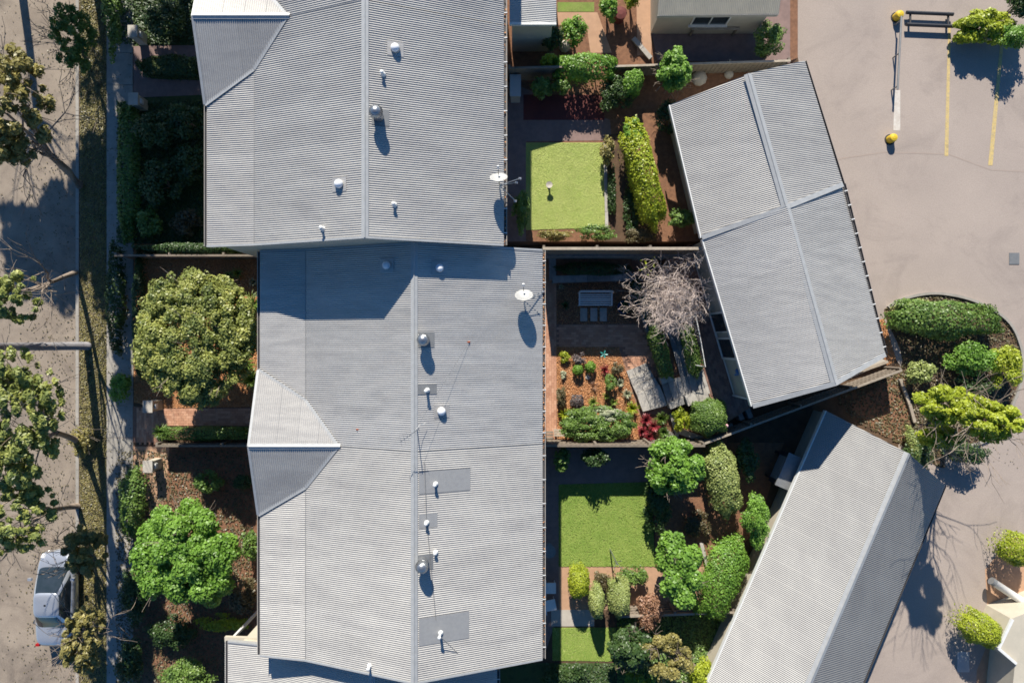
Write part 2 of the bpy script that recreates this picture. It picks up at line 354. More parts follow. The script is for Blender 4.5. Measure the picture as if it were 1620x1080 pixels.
def tree(px, py, rx, ry, h, g, label, leaf=.1, n=20000, z0=0.0, trunk_px=None, nclump=60, cr=(.16,.3), name='tree', group=None, low=.36, trunk_r=.12, depth=3, zc=None, bark='bark', lo=-.5, twig=None, aspect=2.4):
    zc = zc if zc else z0+h*.68; c = W(px, py, zc); sx = (CAMZ-zc)/FPX; rx *= sx; ry *= sx
    base = W(*trunk_px, z0) if trunk_px else Vector((c.x, c.y, z0))
    t = thing(name, label, 'tree', base, group)
    b = MB(); fork = base.lerp(Vector((c.x, c.y, zc)), .45); tips = []
    b.tube([base, base.lerp(fork, .5)+Vector((.04, .03, 0)), fork], [trunk_r*1.25, trunk_r, trunk_r*.8], 9)
    for i in range(5):
        a = i*1.257+RNG.random(); tgt = Vector((c.x+math.cos(a)*rx*.7, c.y+math.sin(a)*ry*.7, zc+h*.08))
        limb(b, fork, tgt-fork, (tgt-fork).length*.5, trunk_r*.55, depth, tips, 6, .5, .1, .012)
    obj('trunk', b, M[bark], t, smooth=True)
    P, Nn, ti = crown_pts((c.x, c.y, zc), (rx, ry, h*low), n, nclump, cr, lo)
    P[:, 2] = np.maximum(P[:, 2], z0+.1)
    leaf_mesh('crown', P, Nn, leaf, G[g], t, tint=ti, aspect=aspect)
    return t
# ---------------------------------------------------------------- the ground
def sheet(name, poly, z, m, parent=None, kind='structure', label=None):
    v = [(p[0], p[1], z) for p in poly]; a = sum(v[i][0]*v[(i+1)%len(v)][1]-v[(i+1)%len(v)][0]*v[i][1] for i in range(len(v)))
    if a < 0: v = v[::-1]
    return obj(name, (v, [tuple(range(len(v)))]), M[m], parent, kind=kind, label=label)
def pp(pts, z=0.0): return [W(x, y, z) for x, y in pts]
def slabz(name, pts, z0, z1, m, kind='structure', parent=None):
    return obj(name, MB().prism(pp(pts, z1), z0, z1), M[m], parent, kind=kind)
BASE = -0.14
sheet('terrain', [(-300, -300), (300, -300), (300, 300), (-300, 300)], BASE-.02, 'soil')
sheet('road', [(-60, -120), (-20.45, -120), (-20.45, 120), (-60, 120)], BASE, 'road')
kx = -20.45
obj('ground', MB().box((kx+.15, -120, BASE-.01), (90, 120, 0)), M['soil'], kind='structure')
k_ = thing('kerb', 'pale concrete kerb along the street edge', 'kerb', (kx, 0, 0)); k_['kind'] = 'structure'
del k_['category']
for i in range(-14, 15):
    obj('kerb_stone', MB().box((kx, i*1.2+.008, BASE-.01), (kx+.148, (i+1)*1.2-.008, .012)), M['kerb'], k_)
sheet('nature_strip', [(kx+.2, -60), (-19.0, -60), (-19.0, 60), (kx+.2, 60)], .004, 'verge')
fp = obj('footpath', MB().box((-19.0, -60, -.05), (-17.75, 60, .008)), M['pale_conc'], kind='structure')
for i in range(-12, 13):
    obj('path_slab', MB().box((-18.985, i*1.5+.012, .008), (-17.765, (i+1)*1.5-.012, .022+.004*random.random())), M['kerb'], fp)
# front gardens
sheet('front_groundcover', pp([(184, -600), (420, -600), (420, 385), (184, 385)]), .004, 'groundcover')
sheet('brick_path', pp([(184, 75), (240, 72), (330, 72), (330, 92), (240, 88), (214, 104), (240, 125), (330, 128), (330, 150), (184, 156)]), .008, 'paving_mauve')
sheet('mulch_bed', pp([(212, 386), (415, 386), (415, 643), (250, 645), (212, 636)]), .008, 'mulch')
sheet('brick_entry_path', pp([(184, 640), (252, 646), (440, 644), (440, 674), (252, 674), (250, 700), (184, 700)]), .012, 'paver_base')
sheet('south_front_bed', pp([(184, 704), (440, 704), (440, 1400), (184, 1400)]), .004, 'mulch_dark')
sheet('south_front_path', pp([(184, 706), (268, 706), (262, 790), (240, 830), (230, 790), (184, 745)]), .008, 'tan')
# the raised yard of the northern neighbour
NZ = 1.2
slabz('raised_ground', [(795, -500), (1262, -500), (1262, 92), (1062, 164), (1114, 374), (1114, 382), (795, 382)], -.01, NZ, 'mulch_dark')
def nsheet(name, pts, dz, m): return sheet(name, pp(pts, NZ), NZ+dz, m)
nsheet('side_paving', [(803, 130), (965, 190), (968, 222), (832, 224), (832, 382), (803, 382)], .004, 'paving_mauve')
nsheet('shaded_deck_base', [(828, 150), (956, 150), (956, 190), (828, 190)], .008, 'maroon')
nsheet('lawn', [(832, 226), (955, 226), (957, 360), (832, 364)], .012, 'lawn2')
nsheet('garden_bed', [(957, 214), (990, 210), (1040, 382), (957, 382)], .008, 'soil')
nsheet('upper_lawn', [(882, 4), (940, 4), (940, 19), (882, 19)], .008, 'lawn')
nsheet('upper_path', [(882, 20), (945, 20), (968, 84), (934, 84), (928, 40), (882, 40)], .008, 'tan')
nsheet('upper_court', [(1000, -100), (1250, -100), (1250, 100), (1040, 96)], .004, 'paving_mauve')
nsheet('upper_walk', [(1006, -60), (1036, -60), (1030, 88), (1008, 88)], .008, 'tan')
# our back yard
sheet('yard_paving', pp([(858, 396), (1016, 396), (1062, 610), (1062, 704), (858, 704)]), .004, 'paver_base')
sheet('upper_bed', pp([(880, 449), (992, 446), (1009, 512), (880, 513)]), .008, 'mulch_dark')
sheet('lower_bed', pp([(880, 548), (979, 549), (1000, 620), (1026, 704), (882, 704)]), .008, 'mulch')
sheet('side_bed', pp([(1012, 655), (1150, 655), (1150, 704), (1012, 704)]), .0085, 'mulch_dark')
# yards to the south
sheet('south_paving', pp([(858, 708), (1060, 708), (1060, 760), (886, 768), (886, 960), (858, 1046)]), .004, 'paving_mauve')
sheet('south_lawn', pp([(884, 766), (1030, 762), (1036, 895), (884, 895)]), .008, 'lawn')
sheet('south_bed', pp([(884, 896), (1145, 896), (1145, 964), (884, 964)]), .008, 'tan')
sheet('south_side_bed', pp([(1036, 700), (1240, 700), (1200, 830), (1150, 895), (1037, 895)]), .004, 'mulch_dark')
sheet('south_walk', pp([(872, 964), (940, 964), (940, 990), (872, 990)]), .008, 'pale_conc')
sheet('lower_lawn', pp([(874, 992), (975, 992), (972, 1045), (874, 1044)]), .008, 'lawn2')
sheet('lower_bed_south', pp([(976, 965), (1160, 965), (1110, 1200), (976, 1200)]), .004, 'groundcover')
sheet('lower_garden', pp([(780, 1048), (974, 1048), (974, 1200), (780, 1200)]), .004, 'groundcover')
# car park
cp = [(1262, -800), (2600, -800), (2600, 1900), (1150, 1900), (1270, 1200), (1420, 745), (1425, 580), (1378, 510), (1345, 440), (1300, 290), (1262, 90)]
sheet('car_park', pp(cp), .006, 'carpark')
M['carpark_joint'] = mat('worn_joint', (.36,.29,.245), (.33,.265,.225), rough=.95, scale=2)
sheet('drain_strip', pp([(1265, 271), (1330, 250), (1400, 240), (1500, 243), (1568, 268), (1700, 275), (1700, 277), (1568, 270), (1500, 245), (1400, 242), (1331, 252), (1265, 274)]),   .010, 'carpark_joint')
for i, (a, b_, c_, d_) in enumerate([((1500, 40), (1504, 40), (1500, 247), (1494, 247)), ((1583, 60), (1588, 60), (1570, 262), (1563, 262))]):
    sheet('bay_line', pp([a, b_, c_, d_]), .012, 'line')
sheet('bay_edge_line', pp([(1415, 143), (1424, 143), (1424, 207), (1413, 207)]), .012, 'line_white')
def smooth(p, k=6):
    n = len(p); o = []
    for i in range(n):
        a, b, c, d_ = [Vector((*p[(i+j) % n], 0)) for j in (-1, 0, 1, 2)]
        for q in range(k):
            t = q/k; v = .5*((2*b)+(c-a)*t+(2*a-5*b+4*c-d_)*t*t+(3*b-a-3*c+d_)*t**3); o.append((v.x, v.y))
    return o
isl = [(1404, 486), (1430, 472), (1480, 464), (1540, 476), (1590, 505), (1612, 545), (1616, 590), (1600, 640), (1570, 690), (1500, 716), (1490, 740), (1420, 700), (1340, 655), (1330, 610), (1425, 580), (1400, 500)]
isl = smooth(isl)
sheet('planting_island', pp(isl), .010, 'soil')
sheet('orange_mulch_patch', pp([(1340, 640), (1425, 590), (1440, 600), (1436, 700), (1395, 688)]), .014, 'mulch_dark')
sheet('garage_side_mulch', pp([(1383, 508), (1398, 504), (1418, 570), (1402, 578)]), .016, 'mulch')
sheet('island_tan_ground', pp([(1558, 900), (1600, 850), (1750, 850), (1750, 1200), (1540, 1200), (1545, 1060), (1565, 1010)]), .010, 'tan')
# cover lids in the car park
tag(obj('drain_grate', MB().box((W(1596, 400).x, W(0, 418).y, .006), (W(1612, 0).x, W(0, 400).y, .03)), M['lead']), 'square grey drain cover set in the car park', 'drain cover')
tag(obj('pit_lid', MB().box((W(1514, 0).x, W(0, 1062).y, .006), (W(1533, 0).x, W(0, 1030).y, .03)), M['roof_white']), 'pale blue grey pit lid beside the dome shrub at lower right', 'pit lid')
# kerb around the island
b = MB(); ring = [Vector(W(x, y)) for x, y in isl[:60]]
for i in range(len(ring)-1): b.extrude(ring[i], ring[i+1], [(-.06, .01), (.06, .01), (.06, .12), (-.06, .12)])
o = obj('island_kerb', b, M['kerb'], kind='structure')
# ---------------------------------------------------------------- brick paving in our yard
def pavers(name, regions, holes, mk, z, L=.23, D=.115, rot=0.0, parent=None, seed=1):
    rg = random.Random(seed); V = []; F = []; T = []
    k, s_ = math.cos(rot), math.sin(rot)
    for poly in regions:
        xs = [p[0] for p in poly]; ys = [p[1] for p in poly]; cx, cy = (min(xs)+max(xs))/2, (min(ys)+max(ys))/2
        Rr = math.hypot(max(xs)-min(xs), max(ys)-min(ys))/2+.3; r = 0; y = -Rr
        while y < Rr:
            x = -Rr+(r % 2)*L/2
            while x < Rr:
                wx, wy = cx+x*k-y*s_, cy+x*s_+y*k
                if inside(poly, wx, wy) and not any(inside(h, wx, wy) for h in holes):
                    a = .006; zt = z+.022+rg.random()*.006; l, dd = L/2-a/2, D/2-a/2; n = len(V)
                    for (u, w, zz) in ((-l, -dd, z), (l, -dd, z), (l, dd, z), (-l, dd, z), (-l, -dd, zt), (l, -dd, zt), (l, dd, zt+.002), (-l, dd, zt)):
                        V.append((wx+u*k-w*s_, wy+u*s_+w*k, zz))
                    F += [tuple(n+i for i in q) for q in ((4,5,6,7),(0,1,5,4),(1,2,6,5),(2,3,7,6),(3,0,4,7))]; T += [rg.random()]*8
                x += L
            y += D; r += 1
    o = obj(name, (V, F), M[mk], parent, kind='stuff')
    at = o.data.attributes.new('tint', 'FLOAT', 'POINT'); at.data.foreach_set('value', T)
    return o
ub = pp([(880, 449), (992, 446), (1009, 512), (880, 513)]); lb = pp([(880, 548), (979, 549), (1000, 620), (1026, 704), (882, 704)])
pavers('brick_pavers', [pp([(860, 398), (880, 398), (880, 704), (860, 704)])], [], 'paver', .004, rot=R(90))
pavers('brick_pavers', [pp([(880.5, 513.5), (1010, 512.5), (1040, 575), (1000, 592), (985, 548.5), (880.5, 547.5)])], [], 'paver', .004)
pavers('brick_pavers', [pp([(252, 646), (440, 644), (440, 674), (252, 674)])], [], 'paver', .012)
pavers('brick_pavers', [pp([(218, 645), (251, 647), (250, 700), (218, 700)])], [], 'paver', .012, rot=R(90), seed=5)
# bark chips and grass blades
def scatter_chips(poly, dens, z, name='bark_chips', mk='chip', sz=.055):
    xs = [p[0] for p in poly]; ys = [p[1] for p in poly]; n = int((max(xs)-min(xs))*(max(ys)-min(ys))*dens)
    P = np.stack([RNG.uniform(min(xs), max(xs), n), RNG.uniform(min(ys), max(ys), n), z+RNG.random(n)*.03], 1)
    P = P[[inside(poly, p[0], p[1]) for p in P]]
    Nn = np.array([0, 0, 1.])+RNG.normal(size=(len(P), 3))*.45
    return leaf_mesh(name, P, Nn, sz, M[mk], None, aspect=2.2, kind='stuff')
scatter_chips(pp([(212, 386), (415, 386), (415, 643), (250, 645), (212, 636)]), 420, .012)
scatter_chips(lb, 520, .012); scatter_chips(ub, 350, .012, mk='chip', sz=.045)
scatter_chips(pp([(1383, 508), (1398, 504), (1418, 570), (1402, 578)]), 400, .02)
def blades(poly, dens, z, g, h=.05, name='lawn_grass_blades'):
    xs = [p[0] for p in poly]; ys = [p[1] for p in poly]; n = int((max(xs)-min(xs))*(max(ys)-min(ys))*dens)
    P = np.stack([RNG.uniform(min(xs), max(xs), n), RNG.uniform(min(ys), max(ys), n), np.full(n, z+h*.4)], 1)
    P = P[[inside(poly, p[0], p[1]) for p in P]]
    return leaf_mesh(name, P, np.array([0, .45, 1.])+RNG.normal(size=(len(P), 3))*.3, h*.85, G[g], None, aspect=2.5, kind='stuff')
blades(pp([(833, 227), (955, 226), (957, 360), (833, 364)], NZ), 1800, NZ+.012, 'lawnpale', .03)
blades(pp([(884, 766), (1030, 762), (1036, 895), (884, 895)]), 1800, .01, 'lawn')
blades(pp([(874, 992), (975, 992), (972, 1045), (874, 1044)]), 1800, .01, 'lawn', .04)
blades([(kx+.2, -17), (-19.0, -17), (-19.0, 17), (kx+.2, 17)], 500, .006, 'yellow', .05, 'verge_grass_blades')
blades([(kx-2.4, -17), (kx-.02, -17), (kx-.02, 17), (kx-2.4, 17)], 26, BASE+.002, 'brown', .06, 'leaf_litter')
blades([(kx-6, -17), (kx-2.4, -17), (kx-2.4, 17), (kx-6, 17)], 7, BASE+.002, 'brown', .06, 'leaf_litter')
blades([(kx+.2, -17), (-19.0, -17), (-19.0, 17), (kx+.2, 17)], 160, .012, 'brown', .07, 'leaf_litter')
blades([(-19, -17), (-17.75, -17), (-17.75, 17), (-19, 17)], 12, .028, 'brown', .06, 'leaf_litter')
blades(pp([(1410, 600), (1610, 600), (1610, 745), (1450, 745)]), 10, .012, 'brown', .05, 'leaf_litter')
blades(pp([(186, 160), (330, 160), (330, 385), (186, 385)]), 260, .006, 'dark', .11, 'groundcover_leaves')
blades(pp([(186, -40), (330, -40), (330, 70), (186, 70)]), 260, .006, 'dark', .11, 'groundcover_leaves')
blades(pp([(976, 965), (1150, 965), (1110, 1090), (976, 1090)]), 260, .006, 'mid', .1, 'groundcover_leaves')
blades(pp([(862, 1048), (974, 1048), (974, 1090), (862, 1090)]), 260, .006, 'dark', .1, 'groundcover_leaves')
blades(pp(isl), 160, .012, 'brown', .09, 'leaf_litter')
blades(pp([(184, 712), (400, 712), (400, 1090), (184, 1090)]), 140, .008, 'brown', .08, 'leaf_litter')
# ---------------------------------------------------------------- roofs
PITCH, AMP, NPC = .076, .0115, 8
def clip_range(poly2, a):
    bs = []
    n = len(poly2)
    for i in range(n):
        (a0, b0), (a1, b1) = poly2[i], poly2[(i+1) % n]
        if abs(a1-a0) < 1e-9: continue
        t = (a-a0)/(a1-a0)
        if -1e-6 <= t <= 1+1e-6: bs.append(b0+t*(b1-b0))
    return (min(bs), max(bs)) if len(bs) >= 2 else None
def roof_plane(parent, pts, down, mk='roof', name='roof_sheet', lift=.012, first=0):
    """corrugated sheets over a planar convex polygon; down = direction in which the corrugations run"""
    pts = [Vector(p) for p in pts]; n = (pts[1]-pts[0]).cross(pts[2]-pts[0]).normalized()
    if n.z < 0: n = -n
    bdir = Vector(down); bdir = (bdir-n*bdir.dot(n)).normalized(); adir = n.cross(bdir).normalized()
    O = pts[0]; P2 = [((p-O).dot(adir), (p-O).dot(bdir)) for p in pts]
    a0, a1 = min(p[0] for p in P2), max(p[0] for p in P2)
    da = PITCH/NPC; N = int((a1-a0)/da); per = 10*NPC; k = 0; i = 0
    while i < N:
        j = min(N, i+per); V = []; F = []; cnt = 0
        if N-j < per*.35: j = N
        for q in range(i, j+1):
            a = min(max(a0+q*da, a0+1e-4), a1-1e-4); r = clip_range(P2, a)
            if r is None or r[1]-r[0] < .01: continue
            h = lift+AMP*math.cos(2*math.pi*(a-a0)/PITCH)+.002*(k % 2)
            base = O+adir*a+n*h
            V += [base+bdir*r[0], base+bdir*r[1]]; cnt += 1
        for c in range(cnt-1): F.append((2*c, 2*c+2, 2*c+3, 2*c+1))
        if F: obj(name, (V, F), M[mk], parent, smooth=True)
        i = j; k += 1
def cap(parent, p0, p1, name='ridge_cap', w=.13, mk='flash', droop=.42, lift=.035, dl=None, dr=None):
    dl = droop if dl is None else dl; dr = droop if dr is None else dr
    prof = [(-w, lift-w*dl-.012), (-w, lift-w*dl), (-.028, lift-.028*dl), (-.02, lift+.014), (0, lift+.024), (.02, lift+.014), (.028, lift-.028*dr), (w, lift-w*dr), (w, lift-w*dr-.012), (0, lift-.008)]
    return obj(name, MB().extrude(p0, p1, prof), M[mk], parent)
def gutter(parent, p0, p1, side, mk='gutter', straps=0, w=.12, litter=0):
    """open trough along an eave; side=+1 when outside is to the right of p0->p1"""
    s = side; pr = [(0, 0), (0, -.10), (s*w, -.10), (s*w, -.01), (s*(w-.016), -.01), (s*(w-.016), -.088), (s*.012, -.088), (s*.012, 0)]
    g = obj('gutter', MB().extrude(p0, p1, pr), M[mk], parent)
    obj('trough', MB().extrude(p0, p1, [(s*.013, -.086), (s*(w-.017), -.086), (s*(w-.017), -.078), (s*.013, -.078)]), M['gutter_dark'], g)
    p0, p1 = Vector(p0), Vector(p1); t = (p1-p0).normalized(); u = t.cross(Vector((0, 0, 1))).normalized()
    if straps:
        for i in range(straps):
            c = p0.lerp(p1, (i+.5)/straps)
            obj('gutter_strap', MB().extrude(c+u*s*(-.02)+Vector((0, 0, .004)), c+u*s*(w+.004)+Vector((0, 0, .004)), [(-.02, 0), (.02, 0), (.02, .006), (-.02, .006)]), M['white'], g)
    if litter:
        n = litter; tt = RNG.random(n); P = np.array([tuple(p0.lerp(p1, q)+u*s*(.02+.08*RNG.random())) for q in tt]); P[:, 2] -= .07-.06*RNG.random(n)
        leaf_mesh('leaf_litter', P, np.array([0, 0, 1.])+RNG.normal(size=(n, 3))*.5, .05, M['chip'], g, kind='stuff')
def window(parent, c, w, h, nrm, frame='white'):
    """framed window, c centre on wall, nrm outward horizontal unit"""
    nrm = Vector(nrm).normalized(); rot = math.atan2(nrm.y, nrm.x)+math.pi/2; c = Vector(c)
    b = MB(); e = .06
    ux = Vector((math.cos(rot), math.sin(rot), 0))
    for (du, dz, ww, hh) in ((0, h/2-e/2, w, e), (0, -h/2+e/2, w, e), (-w/2+e/2, 0, e, h-2*e), (w/2-e/2, 0, e, h-2*e), (0, 0, e*.8, h-2*e)):
        q = c+ux*du+nrm*.02; b.obox((q.x, q.y, q.z+dz-hh/2), ww, .07, hh, rot)
    f = obj('window', b, M[frame], parent)
    q = c+nrm*.008; obj('pane', MB().obox((q.x, q.y, q.z-h/2+e), w-2*e, .02, h-2*e, rot), M['glass'], f)
    q = c+nrm*.05; obj('sill', MB().obox((q.x, q.y, q.z-h/2-.05), w+.1, .12, .045, rot), M[frame], f)
XR, XC, XW, XE = -3.44, -7.78, -9.64, 1.15
def house(label, y0, y1, dx, dz, gable=None, barges=(1, 1), mk='roof', wall='wall', cat='house', name='terrace_house'):
    xr, xc, xw, xe = XR+dx, XC+dx, XW+dx, XE+dx; zr, zc, zw, ze = 8.0+dz, 6.26+dz, 5.87+dz, 6.17+dz
    t = thing(name, label, cat, (xr, (y0+y1)/2, 0))
    roof_plane(t, [(xr, y0, zr), (xr, y1, zr), (xc, y1, zc), (xc, y0, zc)], (-1, 0, 0), mk)
    roof_plane(t, [(xc-.001, y0, zc), (xc-.001, y1, zc), (xw, y1, zw), (xw, y0, zw)], (-1, 0, 0), mk, lift=.006)
    roof_plane(t, [(xr, y0, zr), (xr, y1, zr), (xe, y1, ze), (xe, y0, ze)], (1, 0, 0), mk)
    prof = [(xw+.45, 0), (xe-.45, 0), (xe-.45, ze-.12-.02), (xr, zr-.17), (xc, zc-.17), (xw+.45, zw-.12)]
    yi0, yi1 = y0+.04, y1-.14
    v = [(x, yi0, z) for x, z in prof]+[(x, yi1, z) for x, z in prof]; n = len(prof)
    obj('wall', (v, [tuple(range(n)), tuple(range(n, 2*n))[::-1]]+[(i, i+n, (i+1)%n+n, (i+1)%n) for i in range(n)]), M[wall], t)
    cap(t, (xr, y0-.01, zr+.01), (xr, y1+.01, zr+.01), w=.12, droop=.4)
    # soffit and fascia
    for (x, z, s) in ((xw, zw, -1), (xe, ze, 1)):
        obj('fascia', MB().box((min(x, x-s*.03), y0, z-.2), (max(x, x-s*.03), y1, z-.02)), M['white'], t)
    for s, yy in ((-1, y0), (1, y1)):
        if not barges[0 if s < 0 else 1]: continue
        b = MB()
        for (a, c_) in (((xr, zr), (xc, zc)), ((xc, zc), (xw, zw)), ((xr, zr), (xe, ze))):
            b.extrude((a[0], yy, a[1]+.02), (c_[0], yy, c_[1]+.02), [(-.035, -.17), (.035, -.17), (.035, .024), (-.035, .024)])
        obj('barge_cap', b, M['flash'], t)
    gutter(t, (xe, y0, ze-.01), (xe, y1, ze-.01), 1*-1 if False else 1, litter=260 if 'dish' in label else 60)
    for i in range(9 if y1-y0 > 6 else 6):    # brackets
        y = y0+(i+.5)*(y1-y0)/(9 if y1-y0 > 6 else 6)
        obj('gutter_strap', MB().box((xe-.02, y-.015, ze-.004), (xe+.13, y+.015, ze+.004)), M['white'], t)
    gutter(t, (xw, y0, zw-.01), (xw, y1, zw-.01), -1, 'gutter')
    for k in range(2):
        yy = y0+(y1-y0)*(.28+.44*k)
        window(t, (xe-.45, yy, 4.3+dz), 1.4, 1.2, (1, 0, 0)); window(t, (xw+.45, yy, 4.1+dz), 1.2, 1.2, (-1, 0, 0))
        window(t, (xe-.45, yy, 1.7+max(dz, 0)), 1.8, 1.3, (1, 0, 0))
    if gable:
        yr, half = gable            # ridge line y, which halves: list of +1/-1
        zg = 6.82+dz; xt = -6.41+dx; dy = (zg-zw)/.344; wv = .344
        # where the gable plane meets the crease
        yc = (zg-zc)/wv
        for s in half:
            pts = [(xw-.06, yr, zg), (xt, yr, zg+.005), (xc, yr+s*yc, zc+.01), (xw-.06, yr+s*dy, zw)]
            pts = [Vector(p)+Vector((0, 0, .03)) for p in pts]
            pts[1].z = pts[0].z; pts[2].z = pts[0].z-wv*abs(pts[2].y-yr)
            roof_plane(t, pts, (0, s, 0), mk, lift=.02)
            b = MB().extrude(pts[1], pts[2], [(-.07, .012), (.07, .012), (.07, .03), (-.07, .03)]); b.extrude(pts[2], pts[3], [(-.07, .012), (.07, .012), (.07, .03), (-.07, .03)])
            obj('valley_flashing', b, M['flash'], t)
            obj('barge_cap', MB().extrude(pts[0], pts[3], [(-.05, -.16), (.05, -.16), (.05, .035), (-.05, .035)]), M['flash'], t)
            gw = [(xw, yr, 0), (xw, yr+s*(dy-.3), 0), (xw, yr+s*(dy-.3), zw), (xw, yr, zg-.05)]
            gw2 = [(x+.5, y, z) for x, y, z in gw]
            obj('gable_wall', ([*gw, *gw2], [(0, 1, 2, 3), (7, 6, 5, 4), (0, 4, 5, 1), (1, 5, 6, 2), (2, 6, 7, 3), (3, 7, 4, 0)]), M[wall], t)
        if len(half) == 2 or True: cap(t, (xw-.05, yr, zg+.05), (xt+.1, yr, zg+.05), w=.1, droop=.34)
    return t
YB, YN = -3.85, 3.45
ours = house('middle terrace house whose roof carries a satellite dish and a large blue shadow', YB, YN, 0, 0, (YB, [1]), (0, 1))
south = house('terrace house south of the middle one with three lead flashings beside its ridge', -12.0, YB-.01, 0, 0, (YB-.01, [-1]), (1, 0), 'roof_old')
north = house('higher terrace house north of the middle one with a bluish cross gable', YN+.01, 11.35, -1.45, 1.30, (11.35, [-1]), (1, 0), 'roof_old')
north2 = house('terrace house at the top edge with a cream lit cross gable plane', 11.36, 19.4, -1.45, 1.30, (11.36, [1]), (0, 1), 'roof_old')
south2 = house('lower terrace house at the bottom edge partly under the shadow of the next roof', -20.2, -12.02, -1.75, -1.25, None, (1, 1), 'roof_old')
def wroof(px, py, dx=0, dz=0):        # point on a house's main roof under a pixel
    xr, xc, xw, xe = XR+dx, XC+dx, XW+dx, XE+dx; z = 7.0+dz
    for _ in range(12):
        x = W(px, py, z).x
        z = (8+dz-(x-xr)*.3987) if x > xr else ((8+dz-(xr-x)*.401) if x > xc else 6.26+dz-(xc-x)*.21)
    return W(px, py, z)
def zroof(x, dx=0, dz=0):
    xr, xc = XR+dx, XC+dx
    return (8+dz-(x-xr)*.3987) if x > xr else ((8+dz-(xr-x)*.401) if x > xc else 6.26+dz-(xc-x)*.21)
def plate(x0, x1, y0, y1, dx, dz, lift=.034):
    v = [(x, y, zroof(x, dx, dz)+lift) for x, y in ((x0, y0), (x1, y0), (x1, y1), (x0, y1))]; v += [(a, b_, c-.03) for a, b_, c in v]
    return (v, [(0, 1, 2, 3), (7, 6, 5, 4), (0, 4, 5, 1), (1, 5, 6, 2), (2, 6, 7, 3), (3, 7, 4, 0)])
def skylight(t, px, py, dx=0, dz=0, r=.135):
    p = wroof(px, py, dx, dz)
    f = obj('skylight_flashing', plate(p.x-.26, p.x+.26, p.y-.24, p.y+.24, dx, dz), M['roof'], t)
    b = MB().lathe((p.x, p.y, p.z), [(r*1.15, .03), (r*1.15, .12), (r, .13)], 20, True); obj('skylight_curb', b, M['flash'], t)
    obj('skylight_dome', MB().lathe((p.x, p.y, p.z+.13), [(r*1.1*math.cos(a*.157), r*1.0*math.sin(a*.157)) for a in range(10)], 20), M['dome'], t, smooth=True)
def pipe(t, px, py, h, dx=0, dz=0, lead=None, lm='lead_light'):
    p = wroof(px, py, dx, dz)
    if lead:
        q0, q1 = wroof(lead[0], lead[1], dx, dz), wroof(lead[2], lead[3], dx, dz); x0, x1 = sorted((q0.x, q1.x)); y0, y1 = sorted((q0.y, q1.y)); 
        zz = lambda x: (8+dz-(x-XR-dx)*.3987)+.032
        v = [(x0, y0, zz(x0)), (x1, y0, zz(x1)), (x1, y1, zz(x1)), (x0, y1, zz(x0))]; v += [(a, b_, c-.012) for a, b_, c in v]
        obj('lead_flashing', (v, [(0, 1, 2, 3), (7, 6, 5, 4), (0, 4, 5, 1), (1, 5, 6, 2), (2, 6, 7, 3), (3, 7, 4, 0)]), M[lm], t)
    obj('vent_pipe', MB().lathe((p.x, p.y, p.z-.05), [(.10, .05), (.09, .10), (.045, .16), (.045, h), (.06, h), (.065, h+.05), (.03, h+.08)], 14), M['white'], t, smooth=False)
def whirly(px, py, label, dx=0, dz=0):
    p = wroof(px, py, dx, dz); p.z += 0; h = .55; c = W(px, py, p.z+h)
    t = thing('roof_ventilator', label, 'roof vent', (c.x, c.y, p.z))
    obj('base_flashing', plate(c.x-.22, c.x+.32, c.y-.28, c.y+.28, dx, dz), M['lead'], t)
    obj('throat', MB().lathe((c.x, c.y, p.z), [(.17, 0), (.17, h-.26), (.14, h-.24)], 20), M['steel'], t)
    b = MB(); zc = p.z+h-.05; K = 24
    for i in range(K):
        a0 = 6.283*i/K; V = []
        for j in range(7):
            e = -1.2+2.4*j/6; rr = .235*math.cos(e)**.8; zz = zc+.19*math.sin(e)
            for da, rk in ((0, 1.0), (.34, .9)):
                V.append((c.x+rr*rk*math.cos(a0+da), c.y+rr*rk*math.sin(a0+da), zz))
        b.add(V, [(2*j, 2*j+1, 2*j+3, 2*j+2) for j in range(6)])
    obj('turbine_vanes', b, M['steel'], t)
    obj('turbine_cap', MB().lathe((c.x, c.y, zc+.16), [(.15, 0), (.14, .025), (.06, .045), (.02, .06)], 20), M['steel'], t, smooth=True)
skylight(ours, 612, 420); skylight(ours, 696, 424); skylight(ours, 699, 650)
pipe(ours, 676, 617, .42, lead=(660, 608, 691, 623), lm='lead'); 
whirly(669, 537, 'round grey turbine vent by the ridge of the crisp middle roof')
skylight(north, 537, 292, -1.45, 1.3); skylight(north, 626, 78, -1.45, 1.3)
pipe(north, 606, 118, .25, -1.45, 1.3); pipe(north, 624, 324, .25, -1.45, 1.3); pipe(north, 511, 362, .3, -1.45, 1.3)
whirly(594, 176, 'turbine vent by the ridge of the north roof with a long dark shadow', -1.45, 1.3)
whirly(667, 897, 'turbine vent by the ridge of the south roof', 0, 0)
pipe(south, 689, 765, .3, lead=(663, 746, 744, 774)); pipe(south, 675, 826, .25, lead=(663, 813, 692, 832))
pipe(south, 689, 873, .2); pipe(south, 697, 1000, .45, lead=(663, 978, 742, 1008)); pipe(south, 585, 1052, .3)
# sheet joint line on the lower part of the broken-back roof
for t, y0, y1, dx, dz in ((ours, YB, YN, 0, 0), (south, -12.0, YB-.01, 0, 0), (north, YN+.01, 11.35, -1.45, 1.3)):
    obj('crease_flashing', MB().extrude((XC+dx, y0+.03, 6.26+dz+.012), (XC+dx, y1-.03, 6.26+dz+.012), [(-.012, 0), (.012, 0), (.012, .01), (-.012, .01)]), M['lead'], t)
